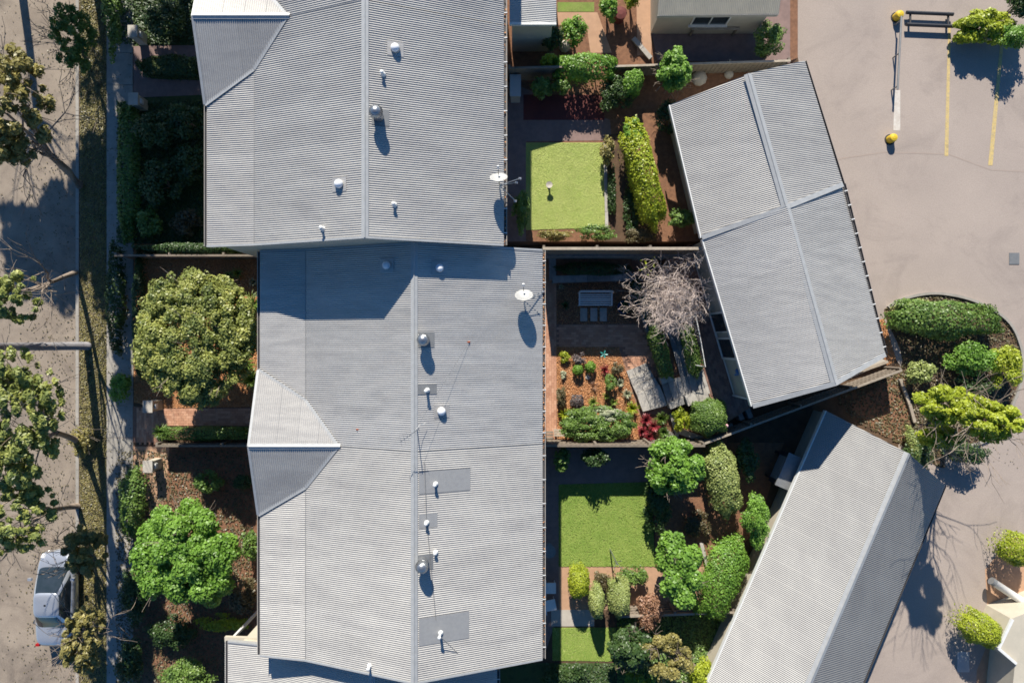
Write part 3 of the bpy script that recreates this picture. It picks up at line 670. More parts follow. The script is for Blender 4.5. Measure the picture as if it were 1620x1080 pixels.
# wires, antenna, dish -------------------------------------------------
def dish(px, py, label, diam, dx=0, dz=0, group=None):
    foot = wroof(px, py+8, dx, dz); c = W(px, py, foot.z+.75); t = thing('satellite_dish', label, 'satellite dish', (c.x+.25, c.y-.1, foot.z))
    aim = Vector((-.04, .80, .60)).normalized(); r = diam/2; a = aim.cross(Vector((0, 0, 1))).normalized(); b_ = a.cross(aim)
    V = []; F = []; K = 28; Rn = 6
    for side in (0, 1):
        for i in range(Rn+1):
            rr = r*i/Rn; dep = .16*diam*((i/Rn)**2)-side*.012
            for j in range(K):
                g = 6.2832*j/K; V.append(c+a*(rr*math.cos(g))+b_*(rr*math.sin(g)*1.08)+aim*dep)
    n1 = (Rn+1)*K
    for side in (0, 1):
        o_ = side*n1
        for i in range(Rn):
            for j in range(K): F.append((o_+i*K+j, o_+i*K+(j+1)%K, o_+(i+1)*K+(j+1)%K, o_+(i+1)*K+j))
    for j in range(K): F.append((Rn*K+j, Rn*K+(j+1)%K, n1+Rn*K+(j+1)%K, n1+Rn*K+j))
    obj('reflector', (V, F), M['roof_white'], t, smooth=True)
    lnb = c+aim*(.62*diam)-b_*(.28*diam); low = c-b_*r
    obj('feed_arm', MB().tube([low-aim*.02, lnb], .012, 6), M['black'], t)
    obj('feed_horn', MB().tube([lnb-aim*.07, lnb+aim*.05], [.03, .045], 10), M['white'], t)
    back = c-aim*.06
    obj('mount_head', MB().tube([c, back], [.07, .05], 10), M['steel'], t)
    mast = Vector((c.x+.02, c.y-.12, 0)); mast.z = foot.z+.35
    obj('mast', MB().tube([back, mast+Vector((0, 0, .1)), Vector((mast.x, mast.y, foot.z-.02))], .022, 8), M['steel'], t)
    legs = [(.62, .12), (.58, -.55), (.10, -.50), (.75, .28)]
    for lx, ly in legs:
        e = Vector((c.x+lx, c.y+ly, 0)); e.z = 8+dz-(e.x-XR-dx)*.3987+.04
        obj('strut', MB().tube([mast+Vector((0, 0, .02)), e], .014, 6), M['steel'], t)
        obj('foot_plate', MB().box((e.x-.05, e.y-.04, e.z-.03), (e.x+.05, e.y+.04, e.z)), M['steel'], t)
dish(829, 470, 'grey satellite dish on a strutted frame near the back gutter of the middle roof', .66)
dish(789, 284, 'pale satellite dish at the back gutter of the north roof', .62, -1.45, 1.3)
rp = W(654, 684, 8.9); base = Vector((rp.x, rp.y, 8.02)); at_ = thing('tv_antenna', 'thin television antenna standing on the ridge at the south end of the middle roof', 'antenna', base)
obj('mast', MB().tube([base, (rp.x, rp.y, 9.0)], .014, 7), M['steel'], at_)
bo = [Vector((rp.x-.42, rp.y-.30, 8.95)), Vector((rp.x+.2, rp.y+.14, 8.95))]; obj('boom', MB().tube(bo, .011, 6), M['steel'], at_)
for i in range(6):
    q = bo[0].lerp(bo[1], i/5.2); obj('element', MB().tube([q+Vector((-.04, .17-.015*i, 0)), q-Vector((-.04, .17-.015*i, 0))], .004, 5), M['steel'], at_)
obj('cable', MB().tube([base+Vector((0, .02, .5)), base+Vector((.12, .18, .28)), base+Vector((.3, .22, .02))], .007, 5), M['white'], at_)
anchor = wroof(742, 541); 
tag(obj('guy_wire', MB().tube([Vector((rp.x, rp.y, 8.85)), anchor+Vector((0, 0, .06))], .004, 4), M['steel']), 'thin wire running from the ridge antenna to a rusty anchor on the middle roof', 'wire')
tag(obj('wire_anchor', MB().lathe(anchor, [(.05, -.01), (.04, .04), (.015, .05), (.015, .1)], 8).box((anchor.x-.07, anchor.y-.02, anchor.z+.02), (anchor.x+.03, anchor.y+.02, anchor.z+.04)), M['rust']), 'small rusty red wire anchor screwed to the middle roof east of the ridge', 'bracket')
a2 = wroof(565, 679)
tag(obj('wire_anchor', MB().lathe(a2, [(.04, -.01), (.035, .03), (.012, .04), (.012, .09)], 8).box((a2.x-.02, a2.y-.02, a2.z+.02), (a2.x+.12, a2.y+.01, a2.z+.035)), M['rust']), 'small orange wire anchor low on the west slope near the cross gable', 'bracket')
w0 = wroof(700, 1000)+Vector((0, 0, .42)); tag(obj('overhead_wire', MB().tube([w0, W(745, 1052, 6.9)], .012, 5), M['lead']), 'dark cable dropping from the south roof vent towards the back gutter', 'wire')
tag(obj('roof_cable', MB().tube([wroof(672, 730)+Vector((0, 0, .05)), wroof(675, 820)+Vector((0, 0, .05)), wroof(690, 980)+Vector((0, 0, .05))], .008, 5), M['lead']), 'thin dark cable laid along the ridge of the south roof', 'cable')
# ---------------------------------------------------------------- garages
def zpix(px, py, z): return W(px, py, z)
def garage(label, ws, wn_, rs, rn, es, en, zw, zr, ze, floor, wallm='wall_grey', mk='roof', w_in=.28, straps=0, caps=(True, True), name='garage', cat='garage'):
    a, b_, c, d_, e, f = W(*ws, zw), W(*wn_, zw), W(*rs, zr), W(*rn, zr), W(*es, ze), W(*en, ze)
    ctr = (a+b_+e+f)/4; t = thing(name, label, cat, (ctr.x, ctr.y, floor))
    al = (b_-a).normalized(); out = al.cross(Vector((0, 0, 1)))        # towards east
    out = Vector((out.x, out.y, 0)).normalized()
    for P_, dn in (([a, b_, d_, c], -out), ([c, d_, f, e], out)):
        # make the quad planar by projecting the last point's height
        n = (P_[1]-P_[0]).cross(P_[3]-P_[0]).normalized(); k = (P_[2]-P_[0]).dot(n)/n.z; P_[2] = P_[2]-Vector((0, 0, k))
        roof_plane(t, P_, dn, mk)
    cap(t, c+Vector((0, 0, .01)), d_+Vector((0, 0, .01)), w=.15, droop=.44)
    obj('barge_cap', MB().extrude(c+Vector((0, 0, .02)), a+Vector((0, 0, .02)), [(-.10, .02), (.10, .02), (.10, .035), (-.10, .035)]).extrude(c+Vector((0, 0, .02)), e+Vector((0, 0, .02)), [(-.10, .02), (.10, .02), (.10, .035), (-.10, .035)]), M['flash'], t)
    obj('fascia_board', MB().extrude(a-Vector((0, 0, .01)), b_-Vector((0, 0, .01)), [(-.055, -.2), (0, -.2), (0, .02), (-.055, .02)]), M['white'], t)
    gutter(t, e-Vector((0, 0, .01)), f-Vector((0, 0, .01)), 1, 'gutter_dark', straps)
    # walls under the roof: prism with sloping top
    def ins(p, q, s): return p+(q-p).normalized()*s
    ca = a+out*w_in+(b_-a).normalized()*w_in; cb = b_+out*w_in-(b_-a).normalized()*.02
    ce = e-out*.2+(f-e).normalized()*w_in*1.2; cf = f-out*.2-(f-e).normalized()*.02; cc = c+(d_-c).normalized()*w_in; cd = d_-(d_-c).normalized()*.02
    lo = lambda p, dz: (p.x, p.y, p.z-dz); fl = lambda p: (p.x, p.y, min(floor, -.01))
    v = [fl(ca), fl(cc), fl(ce), fl(cf), fl(cd), fl(cb), lo(ca, -.01), lo(cc, .12), lo(ce, .02), lo(cf, .02), lo(cd, .12), lo(cb, -.01)]
    obj('wall', (v, [(0, 1, 7, 6), (1, 2, 8, 7), (2, 3, 9, 8), (3, 4, 10, 9), (4, 5, 11, 10), (5, 0, 6, 11), (6, 7, 10, 11), (7, 8, 9, 10), (5, 4, 1, 0), (4, 3, 2, 1)]), M[wallm], t)
    return t, (Vector(ca), Vector(cb), out, (b_-a).normalized(), Vector(ce), Vector(cf))
PZ = .75
g1, (ca, cb, gout, gal, ce, cf) = garage('middle garage with crisp corrugated roof, white ridge and glazed doors to the terrace', (1190, 642), (1112, 378), (1321, 606), (1244, 327), (1400, 560), (1334, 291), 3.5, 4.9, 3.75, PZ, straps=12, w_in=.2)
g2, _ = garage('north garage joined to the middle one, pale smooth roof beside the car park', (1110, 376), (1060, 166), (1243, 328), (1183, 117), (1333, 292), (1272, 97), 3.5, 4.9, 3.75, 0, mk='roof_old', w_in=.42)
g3, (c3a, c3b, o3, al3, c3e, c3f) = garage('long south east garage block with cream west wall and shaded north corner', (1096, 1134), (1308, 650), (1257, 1134), (1436, 716), (1342, 1134), (1494, 767), 2.1, 3.7, 2.3, 0, wallm='wall', mk='roof_shed', w_in=.38)
# the north roof tip of the long block
# glazing on the terrace wall of the middle garage
def on_wall(s, z, off=0): p = ca.lerp(cb, s); q = p-gout*off; return Vector((q.x, q.y, z))
L1 = (cb-ca).length
wv = math.atan2(gal.y, gal.x)
q = on_wall(.40, PZ+1.15, .02)
fr = MB(); gw_, gh_ = 2.1, 2.15
ux = Vector((gal.x, gal.y, 0)).normalized()
for (du, zz, ww, hh) in ((0, PZ+2.08, gw_+.1, .1), (0, PZ+.02, gw_+.1, .06), (-gw_/2, PZ+.08, .09, 2.0), (gw_/2, PZ+.08, .09, 2.0), (-.12, PZ+.08, .07, 2.0), (.18, PZ+.08, .05, 2.0)):
    p = q+ux*du; fr.obox((p.x, p.y, zz), ww, .10, hh, wv)
df = obj('sliding_door_frame', fr, M['white'], g1)
for du, ww in ((-.62, .95), (.62, .85)):
    p = on_wall(.40, 0, .012)+ux*du; obj('door_pane', MB().obox((p.x, p.y, PZ+.08), ww, .03, 2.0, wv), M['glass'], df)
p = on_wall(.40, 0, .09)+ux*.16; obj('door_handle', MB().obox((p.x, p.y, PZ+.95), .03, .05, .22, wv), M['steel'], df)
p = on_wall(.165, 0, .035); tag(obj('wall_ornament', MB().tube([Vector((p.x, p.y, PZ+1.5))+gout*.02, Vector((p.x, p.y, PZ+1.5))-gout*.03], [.16, .13], 9).tube([Vector((p.x, p.y, PZ+1.3))-ux*.1, Vector((p.x, p.y, PZ+1.3))-ux*.16-gout*.02], [.09, .06], 8), M['blue']), 'small blue ornament hung on the pale garage wall', 'ornament')
obj('plinth', MB().extrude(on_wall(.0, PZ, .0), on_wall(1, PZ, .0), [(-.03, 0), (0, 0), (0, .12), (-.03, .12)]), M['white'], g1)
p = on_wall(.0, PZ, .05); obj('downpipe', MB().tube([(p.x, p.y, PZ), (p.x, p.y, 3.1)], .045, 10), M['white'], g1)
# garage doors to the car park (seen only from the side)
for gg, e0, e1 in ((g1, ce, cf),):
    ln = (e1-e0).length; u = (e1-e0).normalized(); r_ = math.atan2(u.y, u.x)
    for s in (.27, .73):
        p = e0.lerp(e1, s)+gout*.03; pd = obj('roller_door', MB().obox((p.x, p.y, .01), ln*.36, .05, 2.3, r_), M['white'], gg)
        for k in range(8): pq = p+gout*.03; obj('door_rib', MB().obox((pq.x, pq.y, .2+k*.27), ln*.35, .02, .04, r_), M['flash'], pd)
# dark air conditioner on the wall of the long block
p = W(1249, 746, 1.6); rt = math.atan2(al3.y, al3.x)
ac = thing('air_conditioner', 'black box unit on the wall at the north west corner of the long garage block', 'air conditioner', (p.x, p.y, 0))
obj('casing', MB().obox((p.x, p.y, .7), 1.5, .7, .9, rt), M['black'], ac)
obj('lid', MB().obox((p.x, p.y, 1.6), 1.56, .76, .06, rt), M['lead'], ac)
obj('grille', MB().obox((p.x-.36*o3.x, p.y-.36*o3.y, .8), 1.1, .03, .7, rt), M['lead'], ac)
for s in (-.6, .6): obj('leg', MB().obox((p.x+al3.x*s, p.y+al3.y*s, 0), .1, .6, .7, rt), M['black'], ac)
# cream building at the top edge
g4 = thing('outbuilding', 'cream roofed outbuilding cut by the top edge beside the car park', 'outbuilding', (W(1130, 0, NZ).x, 20, NZ))
q0, q1 = W(1040, 24, 3.6), W(1232, 22, 3.6)
roof_plane(g4, [q0, q1, q1+Vector((0, 4, 1.6)), q0+Vector((0, 4, 1.6))], (0, -1, 0), 'roof_cream')
obj('fascia_board', MB().extrude(q0, q1, [(0, -.2), (.03, -.2), (.03, .0), (0, .0)]), M['gutter'], g4)
obj('wall', MB().box((q0.x+.2, q0.y+.3, NZ), (q1.x-.2, q0.y+4, 3.55)), M['wall'], g4)
window(g4, ((q0.x+q1.x)/2, q0.y+.3, 2.6), 1.6, 1.0, (0, -1, 0))
# lean-to behind the north house
lt = thing('lean_to', 'pale grey lean to roof tucked against the back of the top terrace house', 'lean-to', (1.5, 15, NZ))
q0, q1 = W(806, 38, 4.2), W(880, 38, 3.9)
roof_plane(lt, [q0, q1, q1+Vector((0, 5, 0)), q0+Vector((0, 5, 0))], (1, 0, 0), 'roof_white')
obj('wall', MB().box((q0.x+.1, q0.y+.15, NZ), (q1.x-.15, q0.y+5, 3.7)), M['wall'], lt)
obj('barge_cap', MB().extrude(q0, q1, [(-.05, -.1), (.05, -.1), (.05, .04), (-.05, .04)]), M['white'], lt)
# small roof at lower left (next terrace porch)
po = thing('porch', 'flat pale porch roof at the bottom edge in front of the lower terrace house', 'porch', (W(380, 1045, 0).x, W(0, 1045, 0).y, 0))
q0, q1 = W(356, 1010, 3.9), W(420, 1012, 4.2)
roof_plane(po, [q0, q1, q1-Vector((0, 4, 0)), q0-Vector((0, 4, 0))], (-1, 0, 0), 'roof_white')
obj('barge_cap', MB().extrude(q0, q1, [(-.1, -.1), (.1, -.1), (.1, .05), (-.1, .05)]), M['wall'], po)
for y in (q0.y-.15, q0.y-2, q0.y-3.8): obj('post', MB().box((q0.x+.1, y-.05, 0), (q0.x+.2, y+.05, 3.85)), M['white'], po)
# ---------------------------------------------------------------- fences and garden walls
def fence(label, p0, p1, h, z0=0.0, m='timber', cap_m='timber', name='paling_fence', capw=.09, seen=True, posts=True, group=None):
    p0, p1 = Vector((p0[0], p0[1], z0)), Vector((p1[0], p1[1], z0)); L = (p1-p0).length; u = (p1-p0)/L; nn = u.cross(Vector((0, 0, 1))); r = math.atan2(u.y, u.x)
    t = thing(name, label, 'fence', p0, group); n = int(L/.1); b = MB()
    for i in range(n):
        c = p0+u*(i+.5)*.1+nn*(.012 if i % 2 else -.004); b.obox((c.x, c.y, z0), .106, .017, h-.02+random.uniform(-.02, .02), r)
    obj('palings', b, M[m], t, kind='stuff')
    for zz in (.3, h*.5, h-.35):
        c = p0.lerp(p1, .5)-nn*.04; obj('rail', MB().obox((c.x, c.y, z0+zz), L, .045, .07, r), M[m], t)
    if posts:
        k = max(1, int(L/2.2))
        for i in range(k+1):
            c = p0+u*(L*i/k)-nn*.09; obj('post', MB().obox((c.x, c.y, z0), .1, .1, h+.03, r), M[m], t)
    c = p0.lerp(p1, .5); obj('capping', MB().obox((c.x, c.y, z0+h), L+.1, capw, .035, r), M[cap_m], t)
    return t
NBY = 3.93
# retaining wall + paling fence on the northern boundary, cream capped
tag(obj('retaining_wall', MB().box((1.35, NBY-.12, 0), (W(1112, 0, NZ).x, NBY+.1, NZ+.15)), M['block']), 'block retaining wall under the north boundary fence of the middle yard', 'retaining wall')
fence('tall timber fence with cream capping between the middle yard and the lawn to its north', (1.35, NBY), (W(1112, 0, 3).x, NBY), 1.75, NZ+.15, cap_m='timber_pale', capw=.12)
fence('low dark timber fence along the north side of the middle front garden', (W(186, 0, 1).x, NBY-.05), (-10.6, NBY-.05), 1.15, 0)
fence('timber fence on the south boundary of the middle back yard', (1.3, -4.62), (W(1112, 0, 1.6).x, -4.62), 1.75, 0)
pe = W(1424, 586, 1.3)
fence('sunlit timber fence running diagonally behind the middle garage', (W(1112, 706, 1.5).x, -4.62), (pe.x, pe.y), 1.35, 0, cap_m='timber_pale')
fence('timber fence closing the far north yard below the outbuilding', W(968, 104, NZ+1.2)[:2], W(1250, 95, NZ+1.2)[:2], 1.1, NZ, cap_m='timber_pale')
fence('dark timber fence beside the north terrace house', W(806, 108, NZ+1.4)[:2], W(890, 106, NZ+1.4)[:2], 1.4, NZ, m='timber')
fence('grey timber fence between the two southern lawns', W(976, 975, 1.2)[:2], W(1160, 968, 1.2)[:2], 1.2, 0, m='timber', cap_m='timber_pale')
fence('low timber fence between the middle and south front gardens', (W(250, 0, .8).x, -4.75), (-10.2, -4.75), .9, 0)
fence('short timber fence west of the long garage block', W(1118, 985, 1)[:2], W(1236, 760, 1)[:2], 1.0, 0) if False else None
# pale timber offcuts by the fence behind the garage
tp = thing('timber_stack', 'bleached timber boards stacked beside the corner of the middle garage', 'timber stack', W(1345, 592, 0))
for i in range(6):
    c = W(1322+i*13, 600-i*4.2, .3); obj('board', MB().obox((c.x, c.y, .05+.02*i), 1.25, .13, .05, R(17+random.uniform(-4, 4))), M['timber_pale'], tp)
tp2 = obj('path_slab', MB().prism(pp([(1330, 590), (1392, 566), (1405, 572), (1345, 598)], .02), .012, .06), M['pale_conc']); tag(tp2, 'pale concrete strip at the south east corner of the middle garage', 'concrete strip')
def block_wall(label, pts, h, w=.24, L=.55, z0=0.0, name='block_wall', m='block'):
    """garden wall of separate blocks with cap stones; pts in world xy"""
    t = thing(name, label, 'garden wall', (pts[0][0], pts[0][1], z0))
    for k in range(len(pts)-1):
        p, q = Vector((pts[k][0], pts[k][1], 0)), Vector((pts[k+1][0], pts[k+1][1], 0)); D = (q-p).length; n = max(1, round(D/L)); u = (q-p)/D; r = math.atan2(u.y, u.x)
        c = p.lerp(q, .5); obj('wall_core', MB().obox((c.x, c.y, z0), D+.02, w-.05, h-.06, r), M['block'], t)
        for i in range(n):
            c = p+u*(D*(i+.5)/n); obj('block', MB().obox((c.x, c.y, z0+h-.055), D/n-.012, w, .055+random.uniform(-.006, .006), r+random.uniform(-.01, .01)), M[m], t)
    return t
def xy(px, py, z): p = W(px, py, z); return (p.x, p.y)
H1 = .55
block_wall('grey block edge around the long shaded planter under the north fence', [xy(874, 404, H1), xy(874, 442, H1), xy(1002, 438, H1)], H1, .32)
block_wall('row of grey blocks against the north fence behind the shaded planter', [xy(872, 403, H1), xy(1000, 402, H1)], H1, .3, .6)
obj('planter_soil', MB().prism(pp([(877, 408), (1000, 407), (1000, 436), (877, 439)], H1-.1), 0, H1-.1), M['mulch_dark'], kind='structure')
H2 = .48
block_wall('shaded block wall slanting down the east side of the brick paving', [xy(1000, 440, H2), xy(1026, 520, H2), xy(1056, 600, H2)], H2, .26, .75)
block_wall('sun streaked block wall between the two hedged planters', [xy(1054, 470, .68), xy(1070, 520, .68), xy(1095, 598, .68)], .68, .34, .7)
block_wall('inner block course hugging the lower hedge', [xy(1048, 480, .52), xy(1063, 530, .52), xy(1082, 596, .52)], .52, .30, .7)
block_wall('stone kerb wall below the terrace railing', [xy(1088, 498, PZ), xy(1098, 540, PZ), xy(1112, 590, PZ)], PZ, .16, .7)
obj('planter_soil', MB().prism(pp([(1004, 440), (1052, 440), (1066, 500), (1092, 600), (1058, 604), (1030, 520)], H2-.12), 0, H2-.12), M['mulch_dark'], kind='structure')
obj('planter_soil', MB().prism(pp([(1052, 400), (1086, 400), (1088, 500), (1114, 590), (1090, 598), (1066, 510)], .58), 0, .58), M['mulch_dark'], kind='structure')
# terrace in front of the garage
ter = obj('terrace', MB().prism([xy(1086, 386, PZ), xy(1118, 386, PZ), xy(1194, 640, PZ), xy(1150, 668, PZ), xy(1128, 640, PZ), xy(1110, 590, PZ), xy(1096, 520, PZ), xy(1086, 480, PZ)], 0, PZ), M['paver_base'], kind='structure')
def darkp(): return mat('dark_brick_paver', (.24,.14,.11), (.17,.10,.08), rough=.9, scale=5, bump=.3, bscale=60, tint=[(.17,.095,.07),(.27,.15,.115),(.36,.21,.16)])
M['dpaver'] = darkp()
pavers('brick_pavers', [[xy(1099, 400, PZ), xy(1122, 400, PZ), xy(1190, 640, PZ), xy(1152, 660, PZ), xy(1132, 640, PZ), xy(1114, 590, PZ), xy(1100, 520, PZ)]], [], 'dpaver', PZ, rot=R(-73))
pavers('brick_pavers', [[xy(1091, 502, PZ), xy(1098, 500, PZ), xy(1112, 560, PZ), xy(1112, 590, PZ), xy(1105, 560, PZ)]], [], 'paver', PZ, rot=R(17), seed=8)
# steps
st = thing('garden_steps', 'wide pale stone steps climbing from the brick paving to the landing', 'steps', W(1025, 610, 0))
rows = [((991, 587), (1022, 574), (1028, 585), (996, 599)), ((996, 599), (1029, 585), (1035, 596), (1001, 611)), ((1001, 611), (1036, 597), (1042, 608), (1007, 624)), ((1007, 623), (1043, 608), (1050, 624), (1012, 638)), ((1012, 638), (1050, 624), (1056, 641), (1017, 651))]
for i, rw in enumerate(rows):
    z1 = .075*(i+1) if i < 4 else .31
    A, B_, C_, D_ = [Vector(xy(*q, z1)) for q in rw]; nb = 3
    for k in range(nb):
        s0, s1 = k/nb+.006, (k+1)/nb-.006; q = [A.lerp(B_, s0), A.lerp(B_, s1), D_.lerp(C_, s1), D_.lerp(C_, s0)]
        obj('step_block', MB().prism([tuple(v) for v in q], 0, z1+random.uniform(-.004, .004)), M['slab'], st)
st2 = thing('side_steps', 'narrow shade-toned stone steps climbing east to the garage terrace beside the clipped ball', 'steps', W(1080, 610, .5))
for i in range(7):
    z1 = .31+.063*(i+1); x = 1046+i*10.4; y = -i*2.6
    q = [xy(x, 604+y, z1), xy(x+10.0, 601.5+y, z1), xy(x+20, 636.5+y, z1), xy(x+10, 639+y, z1)]
    obj('tread', MB().prism(q, 0, z1), M['slab'] if i in (1, 2, 6) else M['block'], st2)  # darker treads put the shade on these steps into the colour
block_wall('row of stone blocks on the north side of the narrow steps', [xy(1047, 603, .8), xy(1064, 595, .62)], .62, .34, .33, m='slab')
block_wall('row of stone blocks on the south side of the narrow steps', [xy(1060, 643, .75), xy(1082, 634, .6)], .6, .3, .33, m='slab')
block_wall('row of large pale stone blocks above the clipped ball shrub', [xy(1086, 634, .78), xy(1120, 622, .78)], .78, .5, .42, m='slab')
block_wall('low stone edging wall south of the terrace by the garage corner', [xy(1062, 655, .3), xy(1072, 690, .3)], .3, .14, .6, m='slab')
for i, (x, y, a_) in enumerate([(1168, 648, -68), (1182, 645, -68)]):
    c = W(x, y, .5); tag(obj('sleeper', MB().obox((c.x, c.y, 0), 1.0, .22, .5, R(a_)), M['block']), ['dark sleeper beside the garage corner, nearer the clipped ball', 'dark sleeper beside the garage corner, tucked under its eave'][i], 'sleeper')
for (x, y, a_, l_, lab) in [(1098, 690, -20, 1.5, 'pale stone edging slab lying near the foot of the clipped ball'), (1066, 692, -35, 1.1, 'weathered flat rock between the lime shrub and the south fence'), (1140, 682, 24, 1.3, 'pale stone slab peeping out south east of the clipped ball')]:
    c = W(x, y, .2); tag(obj('stone_slab', MB().obox((c.x, c.y, 0), l_, .28, .2, R(a_)), M['slab']), lab, 'stone slab')
# railing on the terrace edge
def railing(label, pts, z0, h=.9):
    t = thing('railing', label, 'railing', (pts[0][0], pts[0][1], z0)); P = [Vector((p[0], p[1], z0+h)) for p in pts]
    obj('top_rail', MB().tube(P, .022, 8), M['white'], t); obj('bottom_rail', MB().tube([p-Vector((0, 0, h-.1)) for p in P], .014, 6), M['white'], t)
    for k in range(len(P)-1):
        D = (P[k+1]-P[k]).length; n = int(D/.12)
        for i in range(n+1):
            q = P[k].lerp(P[k+1], i/n); big = i in (0, n)
            if big: obj('post', MB().tube([q, q-Vector((0, 0, h))], .022, 6), M['white'], t)
            else: obj('baluster', MB().tube([q, q-Vector((0, 0, h-.1))], .008, 4), M['white'], t)
railing('white metal railing along the edge of the garage terrace', [xy(1091, 503, PZ+.9), xy(1101, 500, PZ+.9), xy(1109, 540, PZ+.9), xy(1116, 580, PZ+.9), xy(1104, 578, PZ+.9)], PZ)
# bench
bc = W(941.5, 473, .45); be = thing('garden_bench', 'white slatted bench seat on dark mulch facing three stone slabs', 'bench', (bc.x, bc.y, 0))
bw = 1.52
for i in range(6):
    y = bc.y-.27+i*.095; obj('seat_slat', MB().box((bc.x-bw/2+.04, y-.03, .43), (bc.x+bw/2-.04, y+.03, .455)), M['white'], be)
for i in range(4):
    y = bc.y+.30+i*.018; z = .56+i*.105; obj('back_slat', MB().box((bc.x-bw/2+.04, y-.012, z), (bc.x+bw/2-.04, y+.012, z+.075)), M['white'], be)
for s in (-1, 1):
    x = bc.x+s*(bw/2-.02)
    obj('armrest', MB().box((x-.035, bc.y-.32, .64), (x+.035, bc.y+.33, .67)), M['white'], be)
    for yy, hh in ((-.28, .64), (.31, .98)): obj('leg', MB().box((x-.03, bc.y+yy-.03, 0), (x+.03, bc.y+yy+.03, hh)), M['white'], be)
obj('stretcher', MB().box((bc.x-bw/2, bc.y-.02, .2), (bc.x+bw/2, bc.y+.02, .25)), M['white'], be)
for i, x in enumerate((923.5, 939.5, 954.5)):
    a, b_ = W(x-5.5, 508, .05), W(x+5.5, 487, .05)
    tag(obj('stepping_stone', MB().box((a.x, a.y, 0), (b_.x, b_.y, .05)), M['slab']), ['pale stone slab before the bench, nearest the fern', 'pale stone slab in the middle of the row before the bench', 'pale stone slab before the bench, nearest the blue pot'][i], 'stepping stone')
# pots and small pieces
p = W(987, 486, .4); pt = thing('potted_plant', 'bushy green plant in a blue glazed pot beside the bench', 'potted plant', (p.x, p.y, 0))
obj('pot', MB().lathe((p.x, p.y, 0), [(.16, 0), (.24, .2), (.29, .38), (.31, .42), (.27, .42), (.25, .36)], 20), M['pot'], pt, smooth=True)
P, Nn, ti = crown_pts((p.x+.05, p.y+.02, .55), (.27, .3, .25), 700, 12); leaf_mesh('foliage', P, Nn, .07, G['dark'], pt, tint=ti)
p = W(930, 597, .1); tag(obj('garden_rock', MB().lathe((p.x, p.y, -.02), [(.12, 0), (.13, .06), (.09, .12), (.03, .14)], 7), M['pale_conc']), 'small grey rock between the two round green shrubs', 'rock')
p = W(955, 560, .5); sk = thing('garden_stake', 'small teal ornament on a stake in the lower garden bed', 'ornament', (p.x, p.y, 0))
obj('stake', MB().tube([(p.x, p.y, 0), (p.x, p.y, .55)], .01, 6), M['steel'], sk)
M['teal'] = mat('teal_enamel', (.04, .25, .22), (.06, .32, .28), rough=.3)
for k in range(5):
    a = k*1.256; obj('petal', MB().add([(p.x, p.y, .55), (p.x+.14*math.cos(a-.3), p.y+.14*math.sin(a-.3), .58), (p.x+.2*math.cos(a), p.y+.2*math.sin(a), .56), (p.x+.14*math.cos(a+.3), p.y+.14*math.sin(a+.3), .58), (p.x, p.y, .54)], [(0, 1, 2, 3), (4, 3, 2, 1)]), M['teal'], sk)
pk = thing('timber_bench', 'weathered plank bench in the shaded south west corner of the middle yard', 'bench', W(885, 690, 0))
for i in range(3): a, b_ = W(876, 690-i*4, .4), W(898, 687-i*4, .4); obj('plank', MB().box((a.x, a.y, .36), (b_.x, b_.y-.012+.02, .40)), M['timber_pale'], pk)
for x in (879, 895):
    for y in (689, 680): a = W(x, y, .3); obj('leg', MB().box((a.x-.03, a.y-.03, 0), (a.x+.03, a.y+.03, .36)), M['timber'], pk)
gt = thing('side_gate', 'dark boarded gate at the back corner of the middle house', 'gate', W(868, 694, 0))
for i in range(3): a = W(861, 694-i*4.5, .3); b_ = W(875, 694-i*4.5, .3); obj('board', MB().box((a.x, a.y, .25), (b_.x, a.y+.09, .31)), M['timber'], gt)
# ---------------------------------------------------------------- letterboxes
def letterbox(px, py, label, h=1.05, rot=0.0):
    p = W(px, py, h); t = thing('letterbox', label, 'letterbox', (p.x, p.y, 0))
    obj('pillar', MB().obox((p.x, p.y, 0), .36, .46, h-.08, rot), M['wall'], t)
    obj('cap', MB().obox((p.x, p.y, h-.08), .44, .55, .06, rot), M['pale_conc'], t)
    obj('box', MB().obox((p.x+.22, p.y-.02, h-.45), .08, .22, .2, rot), M['white'], t)
    obj('slot', MB().obox((p.x-.185, p.y, h-.3), .02, .26, .035, rot), M['black'], t)
letterbox(233, 643, 'pale letterbox pillar at the entry of the middle front garden')
letterbox(233, 738, 'grey letterbox pillar in the sun at the entry of the south front garden', 1.0)
letterbox(209, 49, 'blue shaded letterbox at the top left, north of the curved path', 1.0)
letterbox(210, 156, 'blue shaded letterbox at the top left, south of the curved path', 1.0)
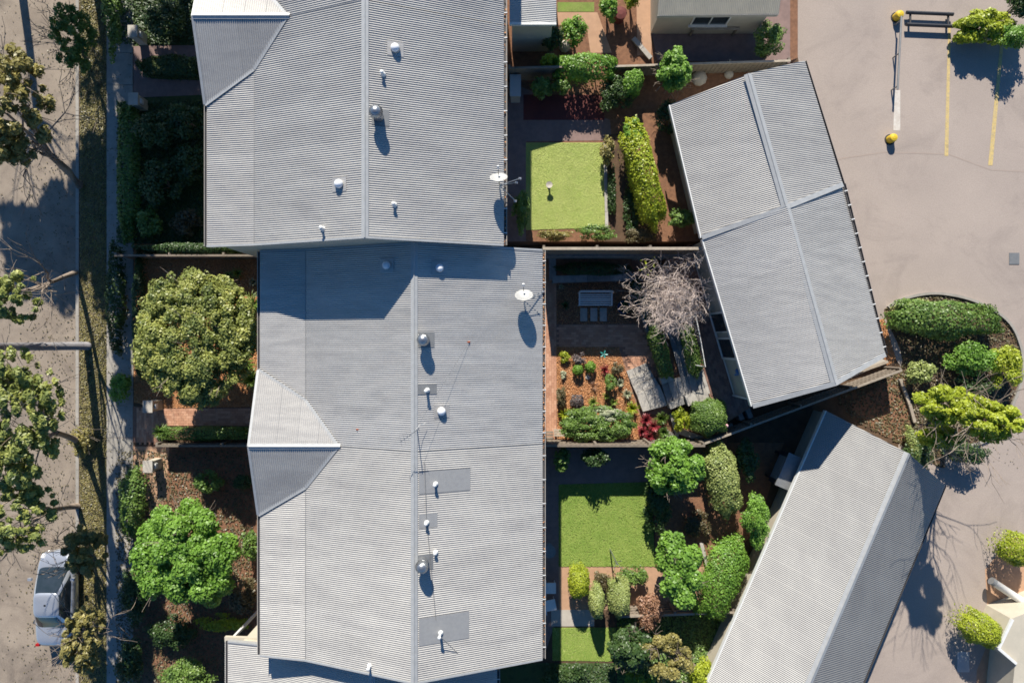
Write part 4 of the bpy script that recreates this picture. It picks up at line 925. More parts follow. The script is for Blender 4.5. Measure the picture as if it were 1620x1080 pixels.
# ---------------------------------------------------------------- street: pole, car
p0 = W(139, 547, 0); tq = thing('power_pole', 'grey power pole leaning out of frame over the road with a shadow across it', 'pole', p0)
obj('shaft', MB().tube([p0, p0+Vector((0, 0, 4.5)), p0+Vector((0, 0, 9.5))], [.19, .165, .13], 14), M['pole'], tq, smooth=True)
obj('cross_arm', MB().box((p0.x-.06, p0.y-1.1, 8.8), (p0.x+.06, p0.y+1.1, 8.92)), M['timber'], tq)
for s in (-.9, -.4, .4, .9): obj('insulator', MB().lathe((p0.x, p0.y+s, 8.92), [(.04, 0), (.05, .05), (.025, .09), (.05, .12), (.03, .17)], 8), M['white'], tq)
def car(px, py):
    c = W(px, py, 1.0); gz = BASE+.002; t = thing('parked_car', 'silver sedan parked at the kerb under the gum trees', 'car', (c.x, c.y, gz))
    # y axis: front toward +y. stations from rear to front
    st_ = [(-2.15, .62, .45, .78), (-2.05, .80, .34, .98), (-1.6, .88, .26, 1.02), (-.8, .90, .22, .98), (.1, .90, .22, .95), (.9, .90, .24, .92), (1.5, .87, .26, .84), (1.9, .78, .30, .74), (2.12, .58, .42, .62)]
    V = []; F = []; K = 16
    for (y, hw, zb, zt) in st_:
        for j in range(K):
            a = 2*math.pi*j/K; e = .42; ca_, sa = math.cos(a), math.sin(a)
            x = hw*math.copysign(abs(ca_)**e, ca_); z = (zb+zt)/2+(zt-zb)/2*math.copysign(abs(sa)**(.62 if sa > 0 else e), sa)
            V.append((c.x+x, c.y+y, gz+z))
    n = len(st_)
    for i in range(n-1):
        for j in range(K): F.append((i*K+j, i*K+(j+1)%K, (i+1)*K+(j+1)%K, (i+1)*K+j))
    F += [tuple(range(K)), tuple(range((n-1)*K, n*K))[::-1]]
    bd = obj('body', (V, F), M['carpaint'], t, smooth=True); md = bd.modifiers.new('s', 'SUBSURF'); md.levels = md.render_levels = 2
    # greenhouse: smooth loft cut into glass and painted pillars, with a crowned roof panel
    K2 = 48; RG = [(.84, .80, -1.46, 1.50), (.98, .765, -1.22, 1.24), (1.14, .70, -.98, .94), (1.28, .635, -.76, .66), (1.36, .585, -.62, .50)]
    RT = [(1.36, .585, -.62, .50), (1.40, .55, -.57, .45), (1.43, .47, -.48, .36), (1.445, .30, -.30, .20), (1.45, .05, -.08, 0.0)]
    def rpt(rg, j):
        z, hw, yr, yf = rg; a = 2*math.pi*(j % K2)/K2; e = .38; ca_, sa = math.cos(a), math.sin(a)
        x = hw*math.copysign(abs(ca_)**e, ca_); yy = (yr+yf)/2+(yf-yr)/2*math.copysign(abs(sa)**e, sa)
        return (c.x+x, c.y+yy, gz+z)
    def loft(nm, js, rings, m):
        V = []; F = []; n = len(js)
        for rg in rings: V += [rpt(rg, j) for j in js]
        for i in range(len(rings)-1):
            for k in range(n-1): F.append((i*n+k, i*n+k+1, (i+1)*n+k+1, (i+1)*n+k))
        return obj(nm, (V, F), m, t, smooth=True)
    loft('windscreen', list(range(7, 18)), RG, M['glass']); loft('rear_window', list(range(31, 42)), RG, M['glass'])
    loft('side_window', list(range(44, 49)), RG, M['glass']); loft('side_window', list(range(0, 5)), RG, M['glass'])
    loft('side_window', list(range(20, 24)), RG, M['glass']); loft('side_window', list(range(24, 29)), RG, M['glass'])
    for js in ((4, 5, 6, 7), (17, 18, 19, 20), (28, 29, 30, 31), (41, 42, 43, 44)): loft('pillar', list(js), RG, M['carpaint'])
    loft('roof', list(range(0, K2+1)), RT, M['carpaint'])
    for sx in (-1, 1):
        for y in (-1.32, 1.30):
            w = obj('wheel', MB().tube([(c.x+sx*.70, c.y+y, gz+.31), (c.x+sx*.90, c.y+y, gz+.31)], [.31, .31], 22), M['rubber'], t)
            obj('rim', MB().tube([(c.x+sx*.89, c.y+y, gz+.31), (c.x+sx*.915, c.y+y, gz+.31)], [.2, .19], 14), M['steel'], w)
        obj('mirror', MB().box((c.x+sx*.98-.10, c.y+.92, gz+.90), (c.x+sx*.98+.06, c.y+1.04, gz+1.02)), M['carpaint'], t)
        obj('headlight', MB().tube([(c.x+sx*.60, c.y+1.86, gz+.64), (c.x+sx*.55, c.y+2.04, gz+.60)], [.13, .10], 10), M['lampclear'], t)
        obj('tail_light', MB().box((c.x+sx*.70-.09, c.y-2.10, gz+.70), (c.x+sx*.70+.09, c.y-2.0, gz+.92)), M['lampred'], t)
        for k in (0, 1): obj('door_handle', MB().box((c.x+sx*.905-.02, c.y-.15-k*.95, gz+.80), (c.x+sx*.905+.02, c.y+.02-k*.95, gz+.83)), M['steel'], t)
    obj('front_bumper', MB().tube([(c.x-.7, c.y+1.95, gz+.42), (c.x, c.y+2.12, gz+.42), (c.x+.7, c.y+1.95, gz+.42)], .09, 8), M['carpaint'], t)
    obj('rear_bumper', MB().tube([(c.x-.75, c.y-2.02, gz+.45), (c.x, c.y-2.16, gz+.45), (c.x+.75, c.y-2.02, gz+.45)], .09, 8), M['carpaint'], t)
    obj('wiper', MB().tube([(c.x-.5, c.y+1.36, gz+.95), (c.x+.2, c.y+1.2, gz+1.02)], .01, 4), M['black'], t)
car(78, 952)
# ---------------------------------------------------------------- car park furniture
def bollard(px, py, label):
    p = W(px, py, .5); t = thing('bollard', label, 'bollard', (p.x, p.y, 0), 'yellow bollards in the car park')
    obj('post', MB().lathe((p.x, p.y, 0), [(.19, 0), (.19, .32), (.16, .39), (.06, .42)], 20), M['yellow'], t)
    obj('base_plate', MB().lathe((p.x, p.y, .006), [(.25, 0), (.25, .02)], 16), M['black'], t)
    return p
pa = bollard(1427, 20, 'yellow bollard at the top end of the wheel rail near the black rack'); pb = bollard(1417, 216, 'yellow bollard at the south end of the white bay line')
bar = thing('barrier_rail', 'dark raised steel rail running south from the top yellow bollard', 'rail', W(1424, 80, 0))
obj('rail', MB().tube([W(1426, 26, .55), W(1420, 142, .55)], .045, 8), M['lead'], bar)
for s in (.05, .5, .95): q = W(1426, 26, .55).lerp(W(1420, 142, .55), s); obj('post', MB().tube([q, (q.x, q.y, 0)], .03, 7), M['lead'], bar)
rk = thing('parking_rack', 'black twin bar rack lying between the top bollard and the yellow shrub', 'rack', W(1468, 30, 0))
for y in (20, 39): obj('bar', MB().tube([W(1434, y, .25), W(1508, y+3, .25)], .085, 8), M['black'], rk)
for x in (1440, 1500): obj('cross_bar', MB().tube([W(x, 20, .2), W(x, 41, .2)], .05, 8), M['black'], rk)
pr = thing('pipe_rail', 'fat white pipe rail on short black legs at the right edge', 'pipe', W(1590, 930, 0))
obj('pipe', MB().tube([W(1571, 920, .6), W(1650, 972, .6)], .17, 14), M['white'], pr, smooth=True)
for s in (.08, .6): q = W(1571, 920, .6).lerp(W(1650, 972, .6), s); obj('leg', MB().tube([q, (q.x, q.y, 0)], .07, 8), M['black'], pr)
obj('end_cap', MB().tube([W(1568, 918, .6), W(1573, 921.5, .6)], .18, 14), M['lead'], pr)
cr = thing('corner_building', 'cream flat building corner at the lower right edge', 'building', W(1620, 1050, 0))
cq = [W(1606, 1048, 1.6), W(1578, 1024, 1.6), W(1600, 978, 1.6), W(1700, 940, 1.6), W(1760, 1200, 1.6), W(1590, 1200, 1.6)]
obj('wall', MB().prism([(v.x, v.y) for v in cq], 0, 1.6), M['wall'], cr)
obj('parapet', MB().extrude(cq[0], cq[1], [(-.06, 0), (.06, 0), (.06, .1), (-.06, .1)]).extrude(cq[1], cq[2], [(-.06, .001), (.06, .001), (.06, .101), (-.06, .101)]), M['white'], cr)
# ---------------------------------------------------------------- southern and northern yard pieces
p = W(963, 838, 2.2); cl = thing('clothesline', 'small folding clothesline on a post standing on the southern lawn', 'clothesline', (W(965, 870, 0).x, W(0, 868, 0).y, 0)); q = Vector(cl.location)
obj('post', MB().tube([q, (q.x, q.y, 2.2)], .03, 8), M['steel'], cl)
for a in (50, 140, 230, 320): obj('arm', MB().tube([(q.x, q.y, 1.9), (q.x+.24*math.cos(R(a)), q.y+.24*math.sin(R(a)), 2.3)], .014, 6), M['steel'], cl)
p = W(869, 292, NZ+.4); bb = thing('bird_bath', 'small grey bird bath standing on the bright north lawn', 'bird bath', (p.x, p.y, NZ))
obj('pedestal', MB().lathe((p.x, p.y, NZ), [(.10, 0), (.05, .1), (.035, .25), (.06, .3)], 12), M['pale_conc'], bb); obj('bowl', MB().lathe((p.x, p.y, NZ+.3), [(.04, 0), (.14, .06), (.15, .08), (.13, .07), (.02, .04)], 16), M['pale_conc'], bb)
def chair(px, py, rot, label, z0=0.0):
    p = W(px, py, .45); t = thing('garden_chair', label, 'chair', (p.x, p.y, z0), 'white chairs beside the south house')
    obj('seat', MB().obox((p.x, p.y, .42), .5, .5, .04, rot), M['white'], t)
    bx = (p.x-math.sin(rot)*.25*-1, p.y+math.cos(rot)*.25); obj('backrest', MB().obox((p.x-.25*math.cos(rot), p.y-.25*math.sin(rot), .46), .04, .5, .42, rot), M['white'], t)
    for sx in (-.2, .2):
        for sy in (-.2, .2): obj('leg', MB().obox((p.x+sx*math.cos(rot)-sy*math.sin(rot), p.y+sx*math.sin(rot)+sy*math.cos(rot), 0), .04, .04, .42, rot), M['white'], t)
chair(871, 930, 0, 'white garden chair beside the south house, closer to the lawn'); chair(871, 957, .2, 'white garden chair beside the south house, closer to the pale walk')
p = W(869, 872, .7); tag(obj('garden_table', MB().lathe((p.x, p.y, 0), [(.2, 0), (.2, .02), (.03, .04), (.03, .68), (.3, .69), (.3, .72)], 20), M['lead']), 'small grey round table on the dark paving beside the south house', 'table')
p = W(815, 137, NZ+.8); tag(obj('hot_water_unit', MB().box((p.x-.2, p.y-.45, NZ), (p.x+.22, p.y+.45, NZ+.9)).box((p.x-.23, p.y-.48, NZ+.9), (p.x+.25, p.y+.48, NZ+.94)), M['roof_white']), 'pale blue grey box unit in shade against the back of the north house', 'service unit')
p = W(1130, 40, NZ+.5); pl_ = thing('timber_table', 'weathered slatted table in the shaded court below the outbuilding', 'table', (p.x, p.y, NZ))
for i in range(6): y = p.y-.27+i*.11; obj('slat', MB().box((p.x-1.05, y-.045, NZ+.7), (p.x+1.05, y+.045, NZ+.73)), M['timber_pale'], pl_)
for sx in (-.95, .95):
    for sy in (-.24, .24): obj('leg', MB().box((p.x+sx-.04, p.y+sy-.04, NZ), (p.x+sx+.04, p.y+sy+.04, NZ+.7)), M['timber'], pl_)
for (x, y, r_, lab) in [(1108, 121, .36, 'large pale boulder beside the round tree north of the joined garage'), (1156, 114, .22, 'upright pale stone post near the apex of the north garage'), (894, 70, .28, 'pale stone ball behind the long sunlit hedge')]:
    p = W(x, y, NZ+.3); tag(obj('boulder', MB().lathe((p.x, p.y, NZ-.05), [(r_*.9, 0), (r_, r_*.5), (r_*.8, r_*.95), (r_*.35, r_*1.2)], 9), M['pale_conc'], smooth=True), lab, 'boulder')
p = W(980, 26, NZ+.3); tag(obj('garden_bin', MB().lathe((p.x, p.y, NZ), [(.22, 0), (.27, .6), (.28, .64), (.1, .68)], 16), M['maroon']), 'dark red tub in shade near the top edge', 'tub')
# neighbours' block walls
block_wall('pale block edging along the east walk of the northern yard', [xy(1002, 60, NZ+.2), xy(1030, 92, NZ+.2)], .2, .2, .5, z0=NZ, m='slab')
block_wall('stone sleeper border along the north bright lawn bed', [xy(957, 226, NZ+.15), xy(960, 362, NZ+.15)], .15, .14, .8, z0=NZ, m='slab')
block_wall('timber coloured edging dividing the planting island', [xy(1425, 600, .2), xy(1440, 640, .2), xy(1448, 668, .2)], .2, .14, .8, m='timber_pale')
block_wall('stone edging beside the hedge below the southern lawn', [xy(1110, 860, .2), xy(1122, 905, .2)], .2, .16, .7, m='slab')
# ---------------------------------------------------------------- trees and shrubs
tree(309, 532, 112, 124, 4.6, 'olive', 'large grey green spreading tree filling the middle front garden', leaf=.085, n=85000, nclump=560, cr=(.05, .13), trunk_px=(330, 560), depth=3, low=.27, trunk_r=.11, zc=3.7, lo=-.4)
tree(297, 878, 90, 92, 4.2, 'bright', 'dense bright green round tree in the south front garden', leaf=.10, n=55000, nclump=170, cr=(.10, .2), trunk_px=(305, 860), zc=3.2, low=.40, lo=-.3)
# bare tree
bt = thing('bare_tree', 'leafless tree with a haze of pinkish grey twigs beside the middle garage', 'tree', W(1072, 492, .7))
b = MB(); base = W(1072, 495, .7); tips = []; fork = W(1068, 470, 1.8)
b.tube([base, base.lerp(fork, .5)+Vector((.05, 0, 0)), fork], [.11, .09, .075], 9)
obj('trunk', b, M['twig'], bt, smooth=True); b = MB()
cc = W(1062, 452, 3.2)
tg = [(1015, 420), (1020, 440), (1030, 400), (1060, 395), (1090, 392), (1108, 412), (1100, 450), (1106, 490), (1080, 500), (1072, 520), (1045, 510), (1026, 480), (1050, 450), (1075, 440), (1012, 400), (1018, 468), (1060, 532), (1078, 536), (1100, 515), (1040, 455), (1088, 470), (1008, 425), (1024, 420), (1045, 490), (1066, 505), (1092, 500)]
for i, (x, y) in enumerate(tg):
    e = W(x, y, 3.0+.7*RNG.random()); dd = e-fork
    limb(b, fork-Vector((0, 0, .15*(i % 3))), dd, dd.length*.42, .036, 5, tips, 5, .68, .02, .0062)
obj('branches', b, M['twig'], bt)
print('twig faces', len(b.f))
P = np.array([tuple(t) for t in tips[:60]]); leaf_mesh('last_leaves', P[:14], RNG.normal(size=(14, 3)), .1, G['lime'], bt)
# our beds
strappy(376, 432, 12, .5, 'grass', 'small pale strappy plant in shade north of the large front tree'); strappy(361, 436, 11, .5, 'grass', 'strappy plant in shade just west of its twin, north of the front tree')
strappy(401, 446, 9, .4, 'pale', 'thin pale succulent close to the shaded front wall')
for (x, y, r_, lab) in [(398, 480, 22, 'strappy clump under the eave, northernmost of the row along the front wall'), (396, 520, 20, 'strappy clump under the eave beside a patch of open bark'), (386, 575, 26, 'large strappy clump between the front tree and the gable corner'), (398, 600, 22, 'strappy clump right beside the gable roof corner'), (376, 548, 20, 'strappy clump tucked against the east edge of the front tree')]:
    strappy(x, y, r_, .8, 'grass', lab, 90, .05)
clipped(322, 686, 76, 11, .9, 'mid', 'clipped hedge along the south side of the brick entry path', leaf=.06)
strappy(256, 683, 16, .7, 'grass', 'bright strappy plant at the street end of the entry hedge', 90, .05)
clipped(300, 393, 88, 9, 1.3, 'dark', 'dark hedge at the north boundary of the middle front garden', leaf=.07)
clipped(217, 500, 8, 98, 1.0, 'dark', 'dark hedge along the street edge of the middle front garden, beneath the tree', leaf=.07)
# back yard, upper
clipped(936, 425, 58, 10, .45, 'dark', 'low dark ground cover filling the shaded planter', z0=.42, leaf=.06, name='ground_cover_bed', cat='plant')
strappy(894, 483, 9, .4, 'dark', 'dark fern on mulch west of the bench', 50, .04); strappy(888, 453, 6, .25, 'pale', 'small grey tuft at the north west corner of the bench bed', 30)
clipped(1046, 556, 13, 46, .9, 'mid', 'glossy hedge in the lower planter west of the sun streaked wall', z0=.34, rot=16, leaf=.07)
clipped(1095, 554, 13, 42, .8, 'mid', 'glossy hedge in the upper planter below the terrace railing', z0=.55, rot=14, leaf=.07)
clipped(1030, 500, 10, 28, .5, 'dark', 'dark hedge in shade beneath the bare tree', z0=.34, rot=18, leaf=.07)
clipped(1010, 460, 9, 20, .5, 'dark', 'dark groundcover shrub west of the bare tree, beside the slanting wall', z0=.34, rot=18, leaf=.07)
# lower bed
SM = dict(nclump=9, cr=(.4, .6))
shrub(893, 564, 9, 8, .35, 'lime', 'small lime green shrub at the north west corner of the orange mulch bed', .05, **SM)
shrub(917, 566, 10, 10, .4, 'purple', 'purple grey leafy shrub at the top of the orange mulch bed', .06, **SM)
clipped(915, 585, 8.5, 8.5, .5, 'bright', 'round green shrub in the orange bed, west of the small rock', leaf=.04, boxy=2, name='round_shrub', cat='shrub')
clipped(934.5, 581, 8.5, 9, .5, 'bright', 'round green shrub in the orange bed, north east of the small rock', leaf=.04, boxy=2, name='round_shrub', cat='shrub')
shrub(892, 593, 6, 7, .22, 'pale', 'pale mint succulent low on the west side of the orange bed', .05, **SM)
strappy(957, 585, 11, .5, 'red', 'spiky red strap plant under the teal ornament', 40, .03)
shrub(976, 583, 9, 10, .5, 'brown', 'brownish purple shrub at the north east edge of the orange bed', .05, **SM)
shrub(966, 604, 10, 16, .8, 'mid', 'tall oval green shrub in the east of the orange bed', .05, nclump=16, cr=(.3, .45))
strappy(981, 606, 9, .4, 'pale', 'pale striped tuft by the steps, northern one', 70, .03, group=None); strappy(992, 623, 10, .4, 'pale', 'pale striped tuft by the steps, southern one', 80, .03)
shrub(889, 628, 9, 16, .7, 'brown', 'dark brown green oval shrub beside the sunlit brick path', .05, nclump=16, cr=(.3, .45))
clipped(914, 635, 11, 11, .5, 'purple', 'dome of grey purple foliage west of the big garden shrub', leaf=.045, boxy=2, name='round_shrub', cat='shrub')
strappy(939, 611, 10, .35, 'rusty', 'wispy reddish grass in the middle of the orange bed', 50, .015)
strappy(939, 636, 11, .5, 'grass', 'green strappy plant just above the big garden shrub', 50, .04)
strappy(959, 627, 9, .5, 'grass', 'upright green strap plant in the orange bed, western of two', 30, .04); strappy(971, 636, 9, .5, 'grass', 'upright green strap plant in the orange bed, eastern of two', 30, .04)
strappy(1000, 646, 13, .45, 'lime', 'lime green strappy rosette at the foot of the stone steps', 80, .05)
strappy(894, 655, 12, .6, 'lime', 'yellow green strappy plant at the west end of the big garden shrub', 70, .05)
shrub(945, 671, 66, 31, 1.5, 'mid', 'big spreading light green shrub along the south fence', .065, n=24000, nclump=130, cr=(.12, .22))
shrub(955, 655, 44, 13, 1.4, 'pale', 'pale flowering top growth behind the big garden shrub', .06, n=4500, nclump=30, cr=(.18, .3))
for i, (x, y, r_) in enumerate([(1022, 664, 12), (1034, 674, 11), (1016, 682, 11), (1027, 690, 10)]):
    strappy(x, y, r_, .7, 'red', ['crimson cordyline rosette, northernmost of its clump', 'crimson cordyline rosette, easternmost of its clump', 'crimson cordyline rosette, westernmost of its clump', 'crimson cordyline rosette, closest to the south fence'][i], 60, .06, group='crimson cordylines by the south fence')
strappy(1046, 662, 13, .7, 'grass', 'dark green strappy plant east of the crimson rosettes', 80, .05); strappy(1050, 683, 12, .6, 'mid', 'second dark strappy plant, south east of the crimson rosettes', 70, .05)
shrub(1077, 664, 14, 22, 1.0, 'lime', 'lime leaved shrub between the steps and the clipped ball', .08, n=1500, nclump=18, cr=(.25, .4))
clipped(1127, 661, 29, 30, 1.9, 'mid', 'large clipped ball shrub with a pink flower beside the steps', leaf=.055, boxy=2.0, name='round_shrub', cat='shrub', n=16000)
shrub(1064, 698, 26, 7, .9, 'mid', 'low green shrub on the south fence line below the lime shrub', .07)
# north yard
NY = dict(z0=NZ)
clipped(925, 103, 52, 20, 1.6, 'bright', 'long sunlit hedge across the top of the north yard', leaf=.08, z0=NZ)
shrub(868, 98, 14, 10, 1.6, 'lime', 'yellow green tuft at the west end of the long sunlit hedge', .08, z0=NZ)
shrub(857, 138, 18, 16, 1.3, 'mid', 'grey green shrub in the north yard beside the service unit', .08, z0=NZ); shrub(888, 138, 16, 12, 1.3, 'mid', 'green shrub hanging over the maroon shaded deck', .08, z0=NZ)
clipped(1003, 128, 15, 20, 1.6, 'bright', 'blocky hedge between the long hedge and the round tree', leaf=.08, z0=NZ, rot=-12)
tree(1066, 112, 29, 32, 2.6, 'bright', 'round bright tree at the north end of the joined garages', leaf=.1, n=8000, z0=NZ, nclump=40, cr=(.2, .32), low=.42, trunk_r=.06)
clipped(1021, 272, 22, 88, 2.0, 'lime', 'long leaning sunlit hedge between the north lawn and the joined garage', leaf=.08, z0=NZ, rot=15)
shrub(1000, 214, 18, 24, 1.8, 'bright', 'rounded shrub at the north end of the leaning hedge', .08, z0=NZ)
shrub(1075, 345, 26, 16, 1.2, 'mid', 'loose olive shrub at the south end of the leaning hedge', .08, z0=NZ)
shrub(961, 238, 13, 20, 1.2, 'yellow', 'yellowish shrub at the north east corner of the bright lawn', .07, z0=NZ)
shrub(823, 335, 14, 34, 1.2, 'mid', 'leafy shrub between the north house and its bright lawn', .08, z0=NZ)
shrub(880, 372, 32, 9, .6, 'yellow', 'low dry plants along the fence south of the bright lawn', .06, z0=NZ); shrub(945, 368, 34, 12, .8, 'mid', 'low green plants along the fence below the lawn corner', .06, z0=NZ); shrub(1010, 372, 30, 12, .7, 'brown', 'brownish low shrub on the fence north of the bare tree', .06, z0=NZ)
shrub(968, 300, 8, 40, .5, 'dark', 'narrow dark planting strip east of the bright lawn', .06, z0=NZ)
shrub(908, 50, 24, 22, 1.4, 'bright', 'green shrub beside the tan path at the top of the picture', .08, z0=NZ); shrub(872, 60, 18, 20, 1.6, 'dark', 'dark shrub in shade behind the lean to', .08, z0=NZ)
shrub(964, 14, 16, 22, 1.5, 'bright', 'bright shrub at the top edge east of the upper lawn', .08, z0=NZ); shrub(1002, -2, 14, 12, 1.5, 'lime', 'lime shrub cut by the top edge near the cream roof', .08, z0=NZ)
shrub(1216, 62, 26, 28, 1.5, 'mid', 'round green shrub in shade below the outbuilding corner', .075, z0=NZ)
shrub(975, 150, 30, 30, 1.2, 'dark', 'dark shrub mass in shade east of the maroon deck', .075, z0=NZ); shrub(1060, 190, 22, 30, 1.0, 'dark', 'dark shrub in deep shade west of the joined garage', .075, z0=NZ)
shrub(1000, 330, 14, 44, .5, 'dark', 'shaded planting at the west foot of the leaning hedge', .08, z0=NZ)
# south yards
shrub(888, 726, 14, 18, 1.3, 'mid', 'soft green shrub at the back of the south house just below the boundary', .08)
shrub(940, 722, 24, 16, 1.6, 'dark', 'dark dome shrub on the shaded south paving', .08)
tree(1066, 738, 52, 46, 3.0, 'bright', 'broad green tree on the boundary below the clipped ball', leaf=.1, n=15000, nclump=60, cr=(.18, .3), trunk_r=.07)
clipped(1148, 762, 24, 58, 1.8, 'cone', 'tall flat topped pale hedge east of the broad boundary tree', leaf=.07, rot=12)
shrub(1182, 730, 16, 34, 1.4, 'dark', 'dark shrub in shade between the pale hedge and the long garage', .08)
shrub(1193, 822, 21, 44, 2.4, 'bright', 'pointed green conifer beside the cream garage wall', .06, n=9000, nclump=34, cr=(.24, .36), name='conifer')
clipped(1144, 920, 30, 68, 1.9, 'bright', 'long rounded hedge hugging the cream garage wall', leaf=.07, rot=-22)
tree(1074, 905, 40, 60, 3.0, 'bright', 'vivid green tree beside the corner of the southern lawn', leaf=.12, n=12000, nclump=34, cr=(.24, .36), trunk_r=.07)
clipped(917, 925, 19, 30, 1.7, 'lime', 'olive lime clipped cone at the foot of the southern lawn', leaf=.055, boxy=2, name='topiary', cat='topiary', taper=.2)
clipped(946, 958, 14, 30, 1.9, 'cone', 'slim pale topiary cone beside the pale walk', leaf=.05, boxy=2, name='topiary', cat='topiary', taper=.2)
clipped(983, 950, 20, 36, 2.2, 'cone', 'largest grey green topiary cone between the slim cone and the rusty shrub', leaf=.05, boxy=2, name='topiary', cat='topiary', taper=.2)
shrub(1003, 910, 24, 18, 1.0, 'mid', 'soft green shrub behind the large topiary cone', .07); shrub(952, 920, 14, 18, .8, 'brown', 'brownish small shrub between the two clipped cones', .06)
shrub(1028, 966, 24, 34, 1.4, 'rusty', 'rusty pink shrub at the end of the southern garden', .07, n=4500)
tree(996, 1025, 36, 34, 2.4, 'dark', 'blue green dark tree beside the lower lawn', leaf=.11, n=7000, nclump=30, cr=(.22, .36), trunk_r=.06)
tree(1052, 1040, 46, 44, 2.8, 'yellow', 'sparse yellowish tree at the bottom edge below the rusty shrub', leaf=.09, n=6500, nclump=46, cr=(.12, .24), trunk_r=.06)
shrub(1108, 1070, 24, 36, 2.2, 'lime', 'lime shrub at the bottom edge against the cream garage wall', .075)
shrub(1010, 1078, 22, 18, 1.4, 'bright', 'green shrub cut by the bottom edge below the dark tree', .075)
shrub(1040, 800, 22, 50, 1.2, 'dark', 'dark shrub mass in shade at the east edge of the southern lawn', .075); shrub(1105, 830, 26, 24, .6, 'brown', 'low brown planting between the vivid tree and the pale hedge', .07)
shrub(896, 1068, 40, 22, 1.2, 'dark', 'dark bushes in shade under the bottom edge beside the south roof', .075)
# front gardens
clipped(200, 265, 17, 112, .9, 'mid', 'long clipped hedge lining the footpath of the north front garden', leaf=.09)
for (x, y, rx, ry, h, g, lab) in [(250, 205, 34, 34, 1.4, 'dark', 'dark shrub of the north front garden just south of the curved path'), (295, 190, 30, 30, 1.6, 'dark', 'dark shrub against the north house wall below the curved path'), (255, 290, 36, 40, 1.3, 'dark', 'dark shrub in the middle of the north front garden'), (300, 262, 26, 36, 1.3, 'dark', 'dark shrub touching the north house wall, middle one'), (236, 350, 22, 24, 1.0, 'mid', 'green shrub at the south west corner of the north front garden'), (296, 352, 26, 22, .8, 'brown', 'brown tinged shrub at the south east corner of the north front garden'), (180, 30, 16, 60, 1.2, 'mid', 'tall shrub by the footpath at the top left'), (262, 34, 32, 34, 1.4, 'dark', 'dark shrub beside the north house near the top edge')]:
    shrub(x, y, rx, ry, h, g, lab, .1)
clipped(272, 104, 58, 17, .8, 'dark', 'dark hedge island enclosed by the curved brick path', leaf=.08)
clipped(180, 470, 14, 84, .9, 'dark', 'dark hedge by the footpath outside the middle front garden', leaf=.09); shrub(190, 612, 16, 28, .9, 'bright', 'sunlit green shrub by the footpath near the middle letterbox', .08)
clipped(205, 800, 19, 56, 1.2, 'mid', 'green hedge lining the footpath of the south front garden', leaf=.09)
shrub(330, 762, 22, 20, .9, 'mid', 'round green shrub north of the dense bright tree', .08); shrub(385, 762, 18, 12, .6, 'dark', 'small dark shrub against the south house wall', .07); shrub(398, 862, 16, 26, 1.2, 'mid', 'green shrub between the dense bright tree and the south roof', .08)
shrub(350, 985, 46, 14, .8, 'lime', 'yellow green low shrub south east of the dense bright tree', .08); shrub(385, 940, 24, 30, 1.0, 'brown', 'olive brown shrub beside the south house', .08)
shrub(215, 940, 24, 50, 1.2, 'dark', 'dark shrub by the footpath west of the dense bright tree', .075); shrub(205, 1040, 24, 44, 1.2, 'dark', 'dark shrub by the footpath at the lower left', .075)
shrub(300, 1066, 46, 24, 1.8, 'mid', 'green shrub at the bottom edge beside the porch roof', .075); shrub(270, 1000, 40, 26, .9, 'dark', 'dark planting in the shadow of the dense bright tree', .075)
# street trees
tree(8, 170, 70, 110, 9, 'yellow', 'tall gum with yellow foliage over the road at the top left', leaf=.10, n=17000, aspect=3.6, trunk_px=(128, 295), nclump=260, cr=(.04, .11), zc=7.0, low=.25, trunk_r=.17, z0=BASE)
tree(18, 480, 52, 60, 8, 'yellow', 'sparse gum crown over the road beside the power pole', leaf=.16, n=2200, trunk_px=(60, 520), nclump=30, cr=(.10, .18), zc=6.2, low=.22, trunk_r=.10, z0=BASE) if False else None
tree(30, 660, 70, 130, 8, 'olive', 'sparse dull green gum crown over the road south of the power pole', leaf=.095, n=15000, aspect=3.6, trunk_px=(128, 700), nclump=190, cr=(.04, .11), zc=6.2, low=.22, trunk_r=.13, z0=BASE)
tree(20, 815, 84, 66, 8, 'olive', 'dark thin gum crown over the road just above the car', leaf=.095, n=13000, aspect=3.6, trunk_px=(125, 800), nclump=150, cr=(.04, .11), zc=5.6, low=.2, trunk_r=.12, z0=BASE)
tree(136, 872, 34, 46, 4, 'yellow', 'small yellow green gum on the verge beside the car', leaf=.10, n=7500, aspect=3.2, trunk_px=(136, 862), nclump=70, cr=(.09, .18), zc=3.0, low=.3, trunk_r=.07)
tree(20, 470, 44, 50, 7, 'olive', 'light gum crown at the left edge above the power pole', leaf=.095, n=6000, aspect=3.6, trunk_px=(122, 430), nclump=70, cr=(.06, .13), zc=6.0, low=.2, trunk_r=.10, z0=BASE)
tree(135, 1010, 34, 60, 5, 'yellow', 'thin brownish tree on the verge at the lower left', leaf=.10, n=6000, aspect=3.6, trunk_px=(132, 985), nclump=110, cr=(.05, .12), zc=3.6, low=.25, trunk_r=.08)
tree(118, 60, 30, 60, 5, 'mid', 'dark bush tree on the shaded verge at the top left', leaf=.09, n=6000, trunk_px=(125, 70), nclump=90, cr=(.06, .16), zc=2.6, low=.3, trunk_r=.07)
shrub(128, 700, 20, 26, .6, 'yellow', 'yellow grassy shrub on the verge south of the power pole', .08)
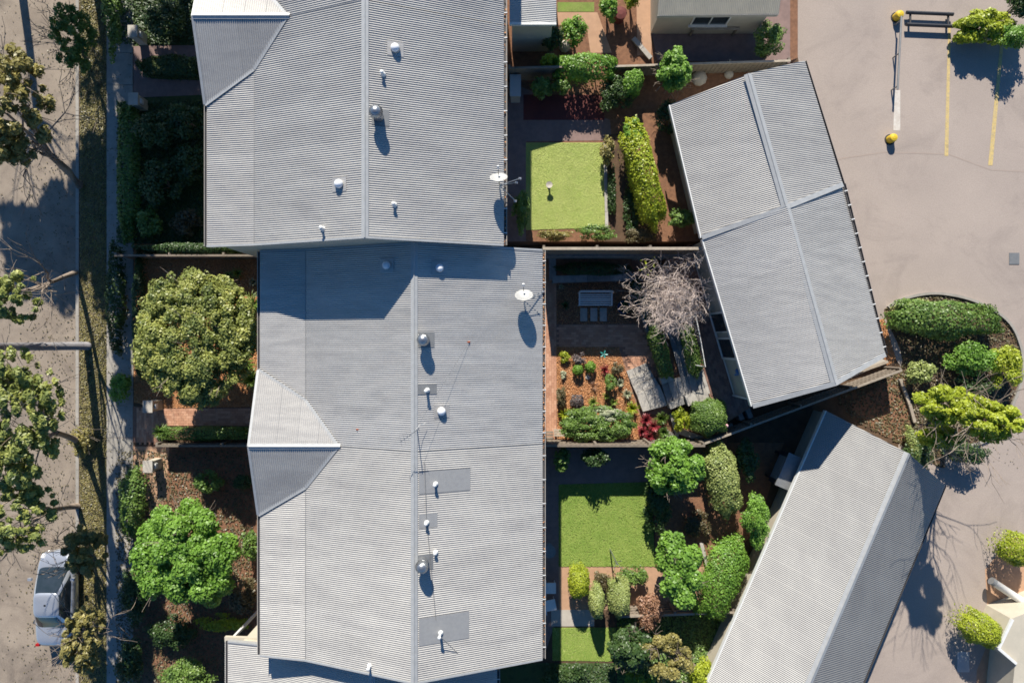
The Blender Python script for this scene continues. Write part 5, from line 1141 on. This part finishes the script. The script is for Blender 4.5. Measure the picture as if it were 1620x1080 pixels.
# tall trees on the street north of the picture whose shade falls across the road and the front gardens
for (x, y, z, rx, rz, lab) in [(-19.6, 17.8, 8.5, 3.2, 2.0, 'tall gum on the verge north of the picture, nearest the frame'), (-19.5, 24.5, 10.5, 3.6, 2.2, 'tall gum on the verge further up the street'), (-23.4, 19.0, 9.5, 2.6, 1.6, 'thin gum across the road just beyond the top left corner'), (-15.6, 17.6, 7.5, 2.4, 1.9, 'dense tree in the front garden beyond the top edge'), (-14.6, 22.5, 9.0, 2.8, 2.2, 'second dense tree beyond the top edge of the front gardens'), (-16.5, 27, 11.0, 2.8, 2.4, 'tallest dense tree far up the front gardens')]:
    t = thing('street_tree', lab, 'tree', (x, y, 0)); b = MB(); tips = []
    b.tube([(x, y, 0), (x+.1, y, z*.4), (x, y+.1, z*.7)], [.22, .18, .13], 8)
    for k in range(6): limb(b, (x, y, z*.6), (math.cos(k*1.05), math.sin(k*1.05), .7), rx*.6, .08, 2, tips, 5)
    obj('trunk', b, M['bark'], t)
    P, Nn, ti = crown_pts((x, y, z), (rx, rx*1.15, rz), 9000, 50, (.16, .3)); leaf_mesh('crown', P, Nn, .24, G['mid'], t, tint=ti)
# planting island on the car park
clipped(1503, 503, 92, 30, 1.5, 'mid', 'long wind swept mound of green foliage at the top of the planting island', leaf=.09, boxy=2.1, rot=-3, name='mound_shrub', cat='shrub')
shrub(1445, 487, 36, 18, .8, 'cone', 'grey green low shrub at the north west tip of the planting island', .07)
shrub(1535, 565, 44, 28, 1.3, 'bright', 'loose bright shrub south of the green mound', .075); shrub(1590, 580, 28, 36, 1.4, 'lime', 'lime shrub at the east edge of the planting island', .075)
shrub(1455, 588, 24, 18, 1.0, 'cone', 'pale green shrub at the west side of the island', .08); shrub(1540, 610, 34, 22, .8, 'dark', 'dark green low patch in the middle of the island', .08)
for (x, y, rx, ry, lab) in [(1500, 640, 50, 36, 'yellow green layered tree, northern crown on the island'), (1566, 665, 44, 34, 'yellow green layered tree, south eastern crown on the island'), (1486, 690, 30, 20, 'small yellow green crown at the south of the island')]:
    tree(x, y, rx, ry, 6.4, 'lime', lab, leaf=.09, n=14000, nclump=80, cr=(.12, .24), trunk_r=.09, low=.2, zc={1500: 4.6, 1566: 6.0}.get(x, 3.2), trunk_px=((x-24, y-6) if x != 1566 else (1500, 655)))
shrub(1530, 716, 40, 18, 1.2, 'dark', 'dark shaded foliage under the island trees', .075); shrub(1455, 715, 24, 34, .9, 'dark', 'dark shrub strip beside the long garage roof tip', .075)
clipped(1448, 712, 7, 36, .8, 'cone', 'narrow grey green edging plant curving toward the long garage roof', leaf=.06, rot=12)
tree(1556, 44, 46, 28, 1.3, 'lime', 'vivid yellow shrub tree at the top right beside the rack', leaf=.1, n=12000, nclump=40, cr=(.2, .34), trunk_r=.05, zc=.7, low=.5)
shrub(1608, 56, 30, 20, 1.6, 'bright', 'green shrub at the top right edge', .075); shrub(1612, 8, 22, 30, 1.6, 'dark', 'dark shrub in the top right corner', .075)
clipped(1618, 872, 27, 26, 1.7, 'lime', 'lime clipped dome cut by the right edge', leaf=.06, boxy=2, name='round_shrub', cat='shrub')
clipped(1561, 1000, 32, 26, 1.9, 'lime', 'lime clipped dome at lower right with a black shadow', leaf=.06, boxy=2, rot=-35, name='round_shrub', cat='shrub')
p = W(1146, 671, 1.5); bl = [o for o in bpy.data.objects if 'large clipped ball' in str(o.get('label', ''))][0]
obj('flower', MB().lathe((p.x+.1, p.y-.06, 1.45), [(.02, 0), (.06, .03), (.075, .06), (.04, .08)], 9), mat('pink_petal', (.75,.35,.42), (.8,.45,.5)), bl)

n_ = sum(len(o.data.polygons) for o in bpy.data.objects if o.type == 'MESH'); print('polygons', n_, 'objects', len(bpy.data.objects))
